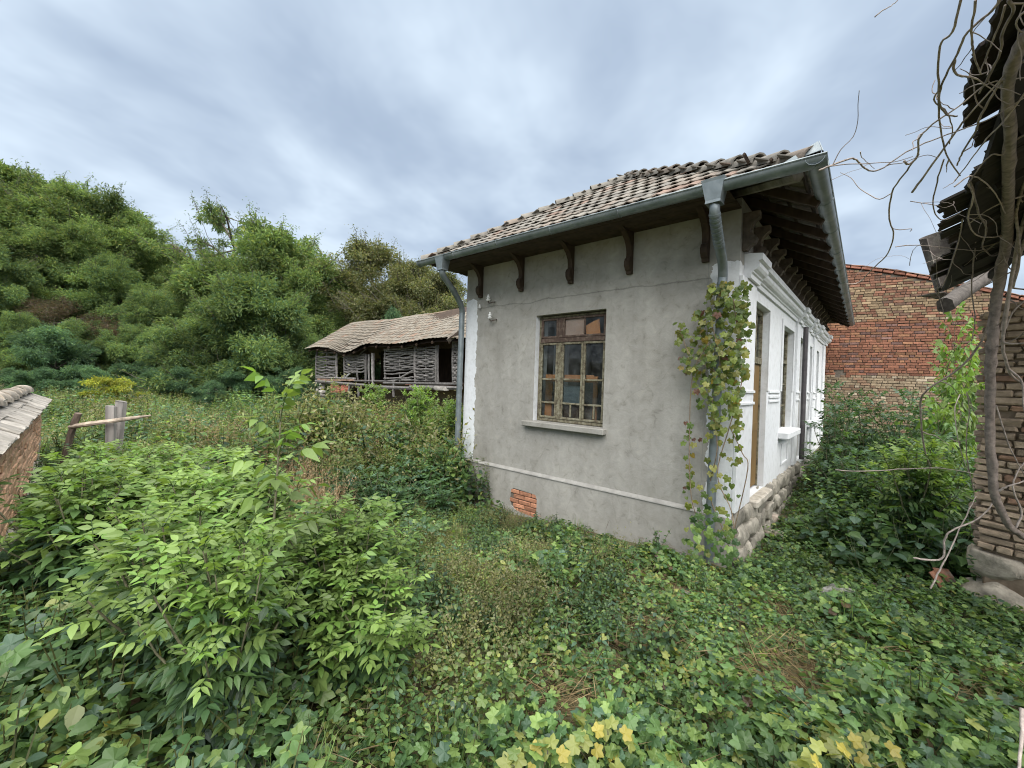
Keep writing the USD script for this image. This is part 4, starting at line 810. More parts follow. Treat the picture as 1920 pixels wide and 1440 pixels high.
def weed(seed, nst, H, R, tm, s0, s1, cols, p, w=1.0, step=.05, start=.15, lean=.15, top=None, stem=(.13, .14, .05), down=-.25):
    r = np.random.default_rng(seed); out = []
    for k in range(nst):
        a = r.random() * 6.28; q = R * math.sqrt(r.random()); h = H * r.uniform(.65, 1.05); ln = r.normal(0, lean, 2)
        P_ = [np.array([q * math.cos(a) + ln[0] * h * t ** 1.5, q * math.sin(a) + ln[1] * h * t ** 1.5, h * t]) for t in np.linspace(0, 1, 5)]
        out.append(col(tube(P_, [.006, .005, .005, .004, .002], 3, cap=False), stem)); P_ = np.array(P_)
        ts = np.arange(start, 1.0, step / h); m = len(ts) * 2; tt = np.repeat(ts, 2); ph = np.repeat(np.arange(len(ts)) * 1.57, 2) + np.tile([0, np.pi], len(ts)) + r.normal(0, .3, m)
        o = np.c_[[np.interp(tt, np.linspace(0, 1, 5), P_[:, j]) for j in range(3)]].T
        d = np.c_[np.cos(ph), np.sin(ph), r.normal(down, .25, m) + .55 * (tt > .85)]; nn = np.c_[np.cos(ph) * .35 + r.normal(0, .2, m), np.sin(ph) * .35 + r.normal(0, .2, m), np.ones(m)]
        out.append(leaves(tm, o, d, nn, r.uniform(s0, s1, m) * (1.05 - .5 * tt ** 3), w, pick(r, cols, p, m)))
        if top is not None:
            n = 26; o = P_[-1] + r.normal(0, 1, (n, 3)) * (.035, .035, .07) - (0, 0, .05); out.append(leaves(KITE, o, r.normal(0, 1, (n, 3)) + (0, 0, .6), r.normal(0, 1, (n, 3)), r.uniform(.015, .035, n), .5, pick(r, [top], [1], n)))
    return join(out)
def tuft(seed, n, H, R, cols, p, head=None, w=.012):
    r = np.random.default_rng(seed); out = []
    a = r.random(n) * 6.28; q = R * np.sqrt(r.random(n)); b = np.c_[q * np.cos(a), q * np.sin(a), np.zeros(n)]; h = H * r.uniform(.45, 1.05, n); az = a + r.normal(0, .8, n); ben = r.uniform(.08, .55, n)
    t = np.linspace(0, 1, 4); P_ = b[:, None] + np.stack([np.cos(az)[:, None] * ben[:, None] * h[:, None] * t ** 2, np.sin(az)[:, None] * ben[:, None] * h[:, None] * t ** 2, h[:, None] * (t - .25 * ben[:, None] * t ** 2)], -1)
    sd_ = np.stack([-np.sin(az), np.cos(az), np.zeros(n)], -1)[:, None] * (w * .5 * np.array([1, .9, .6, .08]))[None, :, None]
    v = np.stack([P_ - sd_, P_ + sd_], 2).reshape(n, 8, 3); f = np.array([(0, 1, 3), (0, 3, 2), (2, 3, 5), (2, 5, 4), (4, 5, 7), (4, 7, 6)])
    out.append((v.reshape(-1, 3), (f[None] + (np.arange(n) * 8)[:, None, None]).reshape(-1, 3), np.repeat(pick(r, cols, p, n), 8, 0)))
    if head is not None:
        for i in range(0, n, 2):
            m = 16; o = P_[i, -1] + (P_[i, -1] - P_[i, -2]) * r.uniform(-.9, .1, (m, 1)) + r.normal(0, .022, (m, 3)); out.append(leaves(KITE, o, r.normal(0, .6, (m, 3)) + (0, 0, .8), r.normal(0, 1, (m, 3)), r.uniform(.02, .05, m), .35, pick(r, head, np.ones(len(head)), m)))
    return join(out)
def litter(seed, n, R):
    r = np.random.default_rng(seed); a = r.random(n) * 6.28; q = R * np.sqrt(r.random(n)); o = np.c_[q * np.cos(a), q * np.sin(a), r.uniform(.02, .16, n)]
    return leaves(STRIP, o, np.c_[r.normal(0, 1, (n, 2)), r.normal(0, .15, n)], np.c_[r.normal(0, .4, (n, 2)), np.ones(n)], r.uniform(.08, .24, n), .022, pick(r, [STRAW, (.25, .18, .10), BROWN], [3, 2, 1], n))
G5 = [DARK, MID, LIGHT, BLUEG, YEL]
CL = {
 'hop': [cover(10 + k, .27, .36, 85, HOP, .045, .105, [DARK, MID, BLUEG, LIGHT, YEL, BROWN], [2.5, 4, 1, 2.4, .35, .12]) for k in range(3)],
 'heart': [cover(20 + k, .26, .26, 110, HEART, .035, .080, [DARK, MID, LIGHT, YEL, BROWN], [2.5, 4, 2.4, .3, .1]) for k in range(3)],
 'small': [cover(30 + k, .25, .32, 150, OVATE, .028, .052, [MID, LIGHT, OLIVE, YEL, DARK], [3, 4, 3, 1.6, .8], 1.1, .8, 10) for k in range(3)],
 'nettle': [weed(40 + k, 9, .55, .24, OVATE, .05, .085, [DARK, MID, BLUEG, LIGHT], [2, 4, 2, 1.5], 1.0) for k in range(3)],
 'pale': [weed(50 + k, 12, .46, .26, OVATE, .03, .052, [OLIVE, LIGHT, YEL, MID], [3, 3, 1.6, 2], .95, .032, .1, .22, top=(.30, .29, .14)) for k in range(3)],
 'tall': [weed(60 + k, 10, 1.25, .33, LANCE, .09, .15, [MID, LIGHT, OLIVE, DARK, YEL], [3, 3, 2, 2, .8], 1.1, .055, .2, .14, top=(.26, .28, .10)) for k in range(4)],
 'bushy': [weed(70 + k, 9, 1.0, .34, BROAD, .07, .13, [DARK, MID, LIGHT, BLUEG], [3, 3, 1.5, 2], 1.0, .06, .12, .2) for k in range(3)],
 'dry': [tuft(80 + k, 46, 1.25, .22, [STRAW, (.32, .24, .13), (.45, .36, .22)], [2, 2, 1], head=[(.36, .26, .15), (.28, .17, .10), (.44, .35, .22)], w=.007) for k in range(3)],
 'grass': [tuft(90 + k, 90, .55, .22, [LIGHT, MID, OLIVE, STRAW], [3, 3, 2, 1]) for k in range(2)],
 'yellow': [cover(95, .11, .16, 20, HOP, .045, .08, [YEL, GOLD, LIGHT], [3, 1.6, 2])],
 'litter': [litter(97 + k, 60, .3) for k in range(2)],
}
def instancer(name, label, kinds, items, mat='leaf', cat=None):
    """items: (kind, x, y, z, yaw, scale, tiltx, tilty)"""
    pi = UsdGeom.PointInstancer.Define(stage, numbered('/World/' + name)); say(pi.GetPrim(), label, cat, None, 'stuff')
    start, k = {}, 0
    for kd in kinds:
        start[kd] = k
        for m in CL[kd]:
            pr_ = put(pi.GetPrim(), kd + '_clump', m, 'dry_stalk' if kd in ('dry', 'litter') else mat); pi.CreatePrototypesRel().AddTarget(pr_.GetPath()); k += 1
    pos, ori, sc, idx = [], [], [], []
    for kd, x, y, z, yaw, s, a, b in items:
        idx.append(start[kd] + int(rng.integers(len(CL[kd])))); pos.append((x, y, z))
        q = Gf.Rotation(Gf.Vec3d(0, 0, 1), math.degrees(yaw)) * Gf.Rotation(Gf.Vec3d(1, 0, 0), math.degrees(a)) * Gf.Rotation(Gf.Vec3d(0, 1, 0), math.degrees(b)); q = q.GetQuat()
        ori.append(Gf.Quath(float(q.GetReal()), *[float(c) for c in q.GetImaginary()])); sc.append((s, s, s) if np.ndim(s) == 0 else s)
    pi.CreateProtoIndicesAttr(Vt.IntArray(idx)); pi.CreatePositionsAttr(Vt.Vec3fArray.FromNumpy(np.array(pos, np.float32)))
    pi.CreateOrientationsAttr(Vt.QuathArray(ori)); pi.CreateScalesAttr(Vt.Vec3fArray.FromNumpy(np.array(sc, np.float32)))
    return pi
HX = np.array([RIGHT[0], RIGHT[1]]) / math.hypot(RIGHT[0], RIGHT[1]); HF = np.array([FWD[0], FWD[1]]) / math.hypot(FWD[0], FWD[1])
def field(z0, z1, step, r):
    out = []; z = z0
    while z < z1:
        s = step * (1 + z * .05); L = 1.33 * z + .9; n = int(2 * L / s)
        l = (np.arange(n) + .5) / n * 2 * L - L + r.normal(0, s * .3, n); zz_ = z + r.normal(0, s * .3, n)
        out.append(np.c_[l, zz_]); z += s * .9
    return np.vstack(out)
def blocked(x, y, m=.0):
    if XL - .1 - m < x < .14 + m and -.10 - m < y < 10.6: return True
    q = np.array([x, y]) - SC[:2]; a, b = q @ SX[:2], q @ SY[:2]
    if -.05 - m < a < 2.7 and -.08 - m < b < .5: return True
    q = np.array([x, y]) - LA[:2]; a, b = q @ LD[:2], q @ LN[:2]
    if -.1 < a < LL and -.5 < b < .08 + m: return True
    if xl - .2 < x < xend and YB - .1 < y < YB + 4: return True
    q = np.array([x, y]) - WP[:2]
    if T0 < q @ WD[:2] < T1 and -1.5 < -(q @ WN[:2]) < .0: return True
    return False
r4 = np.random.default_rng(44)
fronts, meadow, passage = [], [], []
pts = np.vstack([field(.95, 7.5, .17, r4), field(7.5, 13, .24, r4), field(13, 27, .42, r4)])
XYp = EYE[:2] + pts[:, :1] * HX + pts[:, 1:] * HF; GZ = ground(XYp[:, 0], XYp[:, 1])
patch_n = meshkit.fbm(np.c_[XYp * .55, XYp[:, 0] * 0], 3, 11); patch_m = meshkit.fbm(np.c_[XYp * 1.4, XYp[:, 0] * 0], 2, 23)
BARE = [at(1230, 1190, z=.2)[:2], at(1165, 1085, z=.1)[:2], at(1480, 1250, z=.15)[:2], at(1500, 1295, z=.2)[:2], at(1800, 1290, z=.2)[:2], at(1440, 1150, z=.05)[:2], at(1235, 1100, z=.0)[:2], at(990, 1140, z=.1)[:2], at(1080, 1290, z=.3)[:2]]
for (l, z), (x, y), g, pn, pm_ in zip(pts, XYp, GZ, patch_n, patch_m):
    if blocked(x, y): continue
    px = 960 + F * l / z; bare = min(math.hypot(x - b[0], y - b[1]) for b in BARE)
    u = r4.random(); yaw, a, b = r4.random() * 6.28, r4.normal(0, .12), r4.normal(0, .12); s = r4.uniform(.8, 1.25)
    def add(lst, kd, s=s): lst.append((kd, x, y, g - .02, yaw, s, a, b))
    nearwall = (y > -.45 and XL < x < .2)
    if x > .1 and y > -.6 and z < 13:                                # the passage between house and shed
        low = y < 1.2 or x < .75; add(passage, 'heart' if u < .45 else ('hop' if u < .75 or low else 'bushy'), s * ((1.0 if u < .75 else .55 + .5 * pn) if not low else .62))
        continue
    if z < 7.5 and x > -5.4 - .3 * y * (y < 0) * 0 and px > 560:        # low growth in front of the gable
        if bare < .20:
            for _ in range(3): add(fronts, 'litter', s * r4.uniform(.6, 1.1))
            continue
        yl = 1 / (1 + math.exp((px - 1120) / 90)) * (z > 1.9)
        if u < .8 * yl: kd = 'pale' if pm_ > .56 else ('nettle' if pm_ < .36 else 'small'); k = s * (.75 + .7 * (pn - .35)) * (.62 if z > 4.6 else 1) * (.35 if nearwall else 1)
        else:
            kd = 'hop' if pn + .18 * (z < 2.6) + r4.normal(0, .08) > .50 else ('heart' if u < .80 else ('small' if u < .88 else 'nettle')); k = s * (.60 if kd == 'nettle' else .85) * (.55 if nearwall else .55 + .9 * pm_)
        add(fronts, kd, k)
        if r4.random() < .035: add(fronts, 'yellow', s * r4.uniform(.7, 1.2))
        if r4.random() < .15: add(fronts, 'litter')
        if r4.random() < .02: add(fronts, 'grass', s * .6)
        continue
    if z < 6.0:                                                      # under and between the elder bushes
        kd = 'hop' if u < .40 else ('nettle' if u < .82 else 'small'); add(meadow, kd, s * {'hop': 1.1, 'nettle': 1.15, 'small': 1.3}[kd] * (.6 + .95 * pm_) * (.72 if z < 3.2 and kd == 'nettle' else 1))
        if r4.random() < .03: add(meadow, 'yellow', s)
        continue
    near_left_corner = x > -9 and z < 13 and px > 520
    if near_left_corner:
        kd = 'tall' if u < .42 else ('bushy' if u < .76 else ('pale' if u < .84 else ('dry' if pm_ > .56 else 'nettle'))); h = {'tall': .72, 'bushy': .8, 'pale': 1.7, 'dry': .75, 'nettle': 1.1}[kd]
        add(meadow, kd, s * h * (.8 + .7 * pn) * (.6 if z < 7.0 and y < -1 else (1.0 if z < 8 else 1.35))); continue
    kd = 'tall' if u < .27 else ('bushy' if u < .62 else ('pale' if u < .72 else ('grass' if u < .77 else ('dry' if u < .80 and pm_ > .5 else 'nettle'))))
    s *= (.6 if z > 13 and 540 < px < 880 else (.75 if z > 15 else 1.0)); h = {'tall': .56, 'bushy': .74, 'pale': 1.5, 'grass': 1.3, 'dry': .62, 'nettle': 1.4}[kd]; add(meadow, kd, s * h * (.45 + 1.5 * pn) * (1 + max(0, z - 10) * .025))
DRY = [(340, 900, 4.6), (300, 870, 5.0), (545, 880, 5.6), (560, 850, 6.2), (520, 830, 6.6), (590, 880, 5.6), (400, 780, 8.5), (690, 790, 9.5), (660, 830, 7.8), (500, 905, 4.6), (330, 930, 4.0), (720, 760, 11), (575, 900, 5.2), (530, 860, 6.0)]
for px, ty, z in DRY:
    for k in range(5):
        q = dep(px + r4.normal(0, 22), ty, z + r4.normal(0, .25)); g = float(ground(q[0], q[1])); meadow.append(('dry', q[0], q[1], g, r4.random() * 6, max((q[2] - g) / 1.15, .4) * r4.uniform(.85, 1.12), r4.normal(0, .1), r4.normal(0, .1)))
for px, ty, z in ((1560, 1415, 1.75), (1130, 1360, 1.9), (1500, 1345, 2.1), (1620, 1380, 1.9), (165, 1355, 1.7), (1010, 1395, 1.8), (1660, 1150, 3.6), (1270, 1230, 2.8)):
    q = dep(px, ty, z); g = float(ground(q[0], q[1])); fronts.append(('yellow', q[0], q[1], max(q[2] - .16, g), r4.random() * 6, 1.15, 0, 0))
instancer('ground_cover', 'low green creeping cover of hop and bindweed leaves in front of the grey gable', ['hop', 'heart', 'small', 'nettle', 'pale', 'yellow', 'litter', 'grass'], fronts, cat='ground cover')
instancer('tall_weeds', 'tall mixed weeds and dry grass filling the left side of the yard', ['hop', 'nettle', 'bushy', 'tall', 'pale', 'dry', 'grass', 'yellow', 'small'], meadow, cat='weeds')
instancer('passage_weeds', 'dark leafy weeds filling the passage beside the white front', ['heart', 'hop', 'bushy'], passage, cat='weeds')

# ---- elder shrubs: stems and single pinnate leaves
def elder_leaf(r, L, cols, p):
    """one compound leaf along +x from the origin, arching; returns (v, f, tint)"""
    n = 3; out = []; t = np.linspace(0, 1, 5); arc = np.c_[t * L, np.zeros(5), .10 * L * np.sin(t * 2.6) - .16 * L * t ** 2]
    out.append(col(tube(arc, [.0028, .0025, .002, .002, .0015], 3, cap=False), (.10, .17, .05)))
    c = pick(r, cols, p, 1)[0]; o, d, nn, s = [], [], [], []
    for k in range(n):
        q = .36 + .24 * k
        for sd_ in (-1, 1):
            o.append([np.interp(q, t, arc[:, j]) for j in range(3)]); a = sd_ * math.radians(r.uniform(52, 70)); d.append((math.cos(a), math.sin(a), r.normal(-.42, .22))); nn.append((r.normal(0, .25), sd_ * -.2 + r.normal(0, .3), 1)); s.append(L * (.42 + .08 * k - .03 * k * k) * r.uniform(.85, 1.1))
    o.append(arc[-1]); d.append((1, r.normal(0, .12), -.4)); nn.append((0, r.normal(0, .1), 1)); s.append(L * .5)
    m = len(o); out.append(leaves(ELDERL, o, d, nn, np.array(s), .95, c * r.uniform(.9, 1.12, (m, 1)))); return join(out)
def elder(name, seed, nst, spread, cols, p, L0=.24, bright_top=True, pairs=7, bare=.25):
    r = np.random.default_rng(seed); root = stage.CreateClassPrim('/World/' + name)
    for k in range(nst):
        a = r.random() * 6.28 + k * 6.28 / nst; h = 1.0 if k == 0 else r.uniform(.62, .95); ln = spread * r.uniform(.4, 1.0) * (.4 if k == 0 else 1)
        P_ = np.array([[math.cos(a) * ln * t ** 1.4 + r.normal(0, .012), math.sin(a) * ln * t ** 1.4 + r.normal(0, .012), h * t] for t in np.linspace(0, 1, 6)])
        put(root, 'stem', tube(P_, [.013, .011, .010, .008, .006, .004], 5), 'bark', smooth=True, tint=(.16, .15, .09))
        for j, t in enumerate(np.linspace(bare, 1.0, pairs)):
            c0 = np.array([np.interp(t, np.linspace(0, 1, 6), P_[:, q]) for q in range(3)]); tan = unit(P_[-1] - P_[-2])
            for sd_ in ((0, np.pi) if t < .98 else (0, 1.57, 3.14, 4.71)):
                ph = j * 1.57 + sd_ + r.normal(0, .25) + a; up = (.12 + .75 * t ** 3) + r.normal(0, .12)
                d = unit(np.array([math.cos(ph), math.sin(ph), up])); b = unit(np.cross([0, 0, 1.0], d)); n = np.cross(d, b)
                L = L0 * r.uniform(.85, 1.15) * (1.0 if t < .85 else .72)
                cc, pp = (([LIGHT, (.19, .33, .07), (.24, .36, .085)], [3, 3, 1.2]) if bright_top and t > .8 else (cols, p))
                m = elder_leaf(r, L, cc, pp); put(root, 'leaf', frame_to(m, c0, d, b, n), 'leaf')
    return root
EC, EP = [MID, LIGHT, DARK, BLUEG], [4, 2.0, 2.2, 1.4]
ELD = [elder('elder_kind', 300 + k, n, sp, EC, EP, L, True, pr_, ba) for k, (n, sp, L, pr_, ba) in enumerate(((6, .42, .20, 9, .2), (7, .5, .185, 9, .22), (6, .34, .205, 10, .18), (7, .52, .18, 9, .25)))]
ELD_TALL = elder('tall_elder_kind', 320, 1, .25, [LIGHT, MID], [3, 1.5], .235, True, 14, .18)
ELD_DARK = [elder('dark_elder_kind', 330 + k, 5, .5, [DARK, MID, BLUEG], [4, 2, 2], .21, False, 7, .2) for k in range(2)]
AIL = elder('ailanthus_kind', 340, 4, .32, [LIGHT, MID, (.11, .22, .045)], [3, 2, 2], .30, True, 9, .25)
def shrub(src, px, ty, z, label, group=None, name='elder_shrub', cat='shrub', wide=1.0):
    q = dep(px, ty, z); g = float(ground(q[0], q[1])); h = max(q[2] - g, .25)
    k = float(np.clip(h, .8, 1.0)); return copy_of(src, name, label, cat, group, (q[0], q[1], g - .02), r4.random() * 6.28, (k * wide, k * wide, h))
LL_E = ['elder behind the bright broad-leaved one, right of the left foreground centre', 'elder with pale leaf tips standing below the tan dry grass at left centre', 'elder in front of the grey fence boards', 'elder between the yard wall end and the fence boards', 'distant elder behind the fence board pair, its top just below the boards', 'elder whose top hides the foot of the shorter fence board', 'elder directly behind the stem of the tallest bright shoot', 'elder at the right rim of the left mass, beside the pale weeds', 'elder beside the tan dry grass, left of the tallest bright shoot']
LL_D = ['dark shrub under the dry grass, nearest the middle of the yard edge', 'dark shrub left of the one under the dry grass, against the tan stalks', 'dark shrub with drooping leaves just left of the left downpipe vine', 'dark shrub two steps left of the downpipe vine', 'small dark shrub squeezed behind the downpipe vine', 'low dark shrub in front of the others by the left house corner', 'leftmost dark shrub of those leading to the left house corner', 'low dark shrub at the very foot of the left downpipe vine']
LL_P = ['dark shrub before the second front window', 'tall dark shrub against the buff lower part of the brick gable, middle of the passage', 'dark shrub against the brick gable, near the saplings', 'dark shrub under the bright ailanthus sapling', 'dark shrub nearest the front sill', 'dark shrub in the shade of the passage below the gable, nearest its left', 'dark shrub in the centre of the passage above the long pale twig', 'dark shrub touching the curved dry vine stem', 'dark shrub at the edge of the shed wall', 'dark shrub farthest left against the brick gable, by the white end of the front', 'dark shrub behind the curved dry vine stem, touching the gable']
LL_B = ['broad-leaved plant under the long pale twig', "broad-leaved plant left of the long twig's middle, in front of the dark shrubs", 'broad-leaved plant next to the shed corner', 'broad-leaved plant at the free end of the long pale twig', 'broad-leaved plant rising behind the long pale twig near the sapling', 'broad-leaved plant nearest the white front wall', 'lowest broad-leaved plant at the front edge of the passage']
GE = 'elder shrubs crowding the left of the yard'; LE = 'leafy green elder shrub among the crowd of elders on the left of the yard'
shrub(ELD_TALL, 520, 752, 2.55, 'tallest single bright elder shoot rising above the left shrubs to the horizon', GE)
shrub(ELD[2], 425, 1010, 1.95, 'bright broad-leaved elder in the centre of the left foreground', GE, wide=.72)
for i, (px, ty, z) in enumerate(((330, 965, 2.35), (370, 905, 3.1), (250, 880, 3.5), (165, 885, 3.1), (300, 850, 4.4), (205, 842, 4.5), (470, 900, 3.3), (620, 1010, 2.7), (420, 860, 3.9))):
    shrub(ELD[i % 4], px, ty, z, LL_E[i], GE)
shrub(ELD[1], 655, 950, 3.0, 'elder with arching leaf tips on the right rim of the left shrub mass', GE)
shrub(ELD[3], 690, 1085, 2.5, 'low young elder standing alone in the pale weeds before the house', GE)
GD = 'dark shrubs by the left corner of the house'; LDk = 'dark green leafy shrub growing near the left corner of the house'
for i, (px, ty, z) in enumerate(((700, 880, 6.6), (640, 885, 6.8), (800, 850, 7.6), (760, 900, 6.9), (840, 830, 8.2), (730, 920, 6.4), (600, 915, 6.2), (825, 905, 7.0))):
    shrub(ELD_DARK[i % 2], px, ty, z, LL_D[i], GD, 'dark_shrub')
shrub(ELD[0], 790, 735, 10.5, 'tall pale green shrub under the floor of the wattle barn', None, 'green_shrub')
shrub(ELD[1], 700, 730, 11.5, 'bushy green shrub reaching the sill of the wattle barn, left of the tall pale one', None, 'green_shrub')
shrub(ELD[3], 845, 760, 9.5, 'round-leaved shrub squeezed between the barn and the left downpipe', None, 'green_shrub')
# the passage on the right
AIL_L = (('bright green ailanthus sapling beside the shed corner, top leaves against the brick gable', 1800, 615, 6.6), ('lower ailanthus sapling left of the bright one', 1775, 690, 6.2), ('ailanthus sapling touching the thick dry vine', 1835, 640, 6.9))
for lab, px, ty, z in AIL_L: shrub(AIL, px, ty, z, lab, None, 'ailanthus_sapling', 'sapling', .75)
GP = 'shrubs in the passage beside the white front'; LP_ = 'dark leafy shrub filling the passage between white front and shed'
for i, (px, ty, z) in enumerate(((1570, 770, 8.0), (1630, 745, 8.6), (1690, 745, 7.8), (1740, 780, 7.0), (1560, 840, 7.6), (1600, 850, 6.6), (1660, 860, 6.2), (1720, 850, 6.0), (1780, 830, 5.8), (1570, 730, 9.4), (1750, 740, 8.2))):
    shrub(ELD_DARK[i % 2], px, ty, z, LL_P[i], GP, 'dark_shrub')
BIGL = stage.CreateClassPrim('/World/broadleaf_kind')
rb = np.random.default_rng(360)
for k in range(9):
    a = rb.random() * 6.28; P_ = np.array([[math.cos(a) * .35 * t, math.sin(a) * .35 * t, rb.uniform(.7, 1.0) * t] for t in np.linspace(0, 1, 5)]); put(BIGL, 'stem', tube(P_, [.008, .007, .006, .005, .003], 4), 'bark', tint=(.12, .14, .07))
    for t in np.linspace(.25, 1, 8):
        c0 = P_[0] + (P_[-1] - P_[0]) * t; ph = rb.random() * 6.28; d = unit(np.array([math.cos(ph), math.sin(ph), -.1])); b = unit(np.cross([0, 0, 1.0], d))
        put(BIGL, 'leaf', leaves(BROAD, c0 + d * .05, d + (0, 0, -.2), np.array([rb.normal(0, .2), rb.normal(0, .2), 1]), rb.uniform(.12, .19), 1.0, pick(rb, [DARK, MID, BLUEG], [2, 2, 2], 1)), 'leaf')
GB_ = 'broad-leaved plants at the foot of the shed'
for i, (px, ty, z) in enumerate(((1700, 955, 4.9), (1650, 930, 5.3), (1760, 940, 4.8), (1590, 935, 5.4), (1730, 880, 5.3), (1540, 960, 5.6), (1620, 1000, 4.8))):
    shrub(BIGL, px, ty, z, LL_B[i], GB_, 'broadleaf_plant', 'plant')
shrub(ELD[2], 1720, 840, 5.2, 'bright yellow-green sapling at the end of the long pale twig in the passage', None, 'green_shrub')

# ---- climbing vine on the right downpipe, single leaves
rv = np.random.default_rng(77)
vine = thing('climbing_vine', 'yellow-green vine climbing the right downpipe of the house', 'vine')
VS = [[(1372, 1040), (1352, 985), (1330, 920), (1345, 840), (1335, 760), (1350, 680), (1335, 600), (1352, 540)], [(1380, 1035), (1372, 960), (1345, 890), (1368, 800), (1390, 720), (1385, 640), (1375, 560)], [(1368, 800), (1392, 850), (1402, 880), (1375, 1000)], [(1320, 1000), (1296, 930), (1293, 800), (1300, 700), (1330, 640)], [(1345, 700), (1315, 680), (1290, 660), (1275, 615)]]
for L_ in VS: put(vine, 'stem', tube(smooth_path([at(x, y, y=-.24 + rv.normal(0, .03)) for x, y in L_], 5), .006, 5), 'bark', smooth=True, tint=(.20, .15, .10))
_vl = {}
def vine_leaf(px, py, yd, s, cols, p, parent=vine, tm=None):
    o = at(px, py, y=yd); d = np.array([rv.normal(0, .5), rv.normal(-.25, .3), -.8]); n = np.array([rv.normal(.1, .45), -1, rv.normal(.45, .35)])
    _vl.setdefault(str(parent.GetPath()), []).append((s, leaves(tm or (HOP if rv.random() < .7 else HEART), o, d, n, s, 1.0, pick(rv, cols, p, 1)), parent))
def flush_leaves():
    for L_ in _vl.values():
        L_.sort(key=lambda q: -q[0])
        for q in L_[:290]: put(q[2], 'leaf', q[1], 'leaf')
        if len(L_) > 290: put(L_[0][2], 'small_leaves', join([q[1] for q in L_[290:]]), 'leaf', kind='stuff', label='smaller leaves of the vine')
VC, VP = [(.25, .31, .065), (.18, .26, .06), (.34, .34, .09), (.46, .34, .06), (.13, .20, .055), (.16, .07, .04)], [4, 4, 2.6, .4, 1.5, .4]
for (y0, y1, x0, x1, n) in ((530, 700, 1330, 1400, 60), (640, 800, 1330, 1392, 40), (525, 580, 1322, 1408, 42), (580, 640, 1300, 1408, 46), (640, 700, 1285, 1402, 44), (700, 760, 1300, 1398, 40), (760, 815, 1328, 1388, 22), (815, 870, 1300, 1390, 8), (870, 950, 1285, 1385, 12), (600, 690, 1268, 1300, 14), (780, 950, 1284, 1300, 10)):
    for k in range(int(n * 1.9)):
        vine_leaf(rv.uniform(x0, x1), rv.uniform(y0, y1), -.14 - abs(rv.normal(.08, .08)), rv.uniform(.05, .11), VC, VP)
for k in range(90):
    a, q = rv.random() * 6.28, math.sqrt(rv.random()); vine_leaf(1335 + 52 * q * math.cos(a), 1005 + 62 * q * math.sin(a), -.22 - .35 * rv.random(), rv.uniform(.06, .11), [MID, LIGHT, DARK, YEL], [4, 3, 2, .5])
vine2 = thing('climbing_vine', 'dense round green vine bunched on the left downpipe of the house', 'vine')
put(vine2, 'stem', tube(smooth_path([at(862, 950, y=-.3), at(850, 910, y=-.3), at(852, 860, y=-.25), at(862, 830, y=-.2)], 5), .015, 5), 'bark', tint=(.18, .13, .08))
for k in range(170):
    a, q = rv.random() * 6.28, math.sqrt(rv.random()); vine_leaf(853 + (24 - .08 * abs(k % 60 - 30)) * q * math.cos(a), 888 + 52 * q * math.sin(a), -.2 - .4 * rv.random(), rv.uniform(.07, .12), [MID, LIGHT, DARK], [4, 3, 2], vine2, HEART)
flush_leaves()
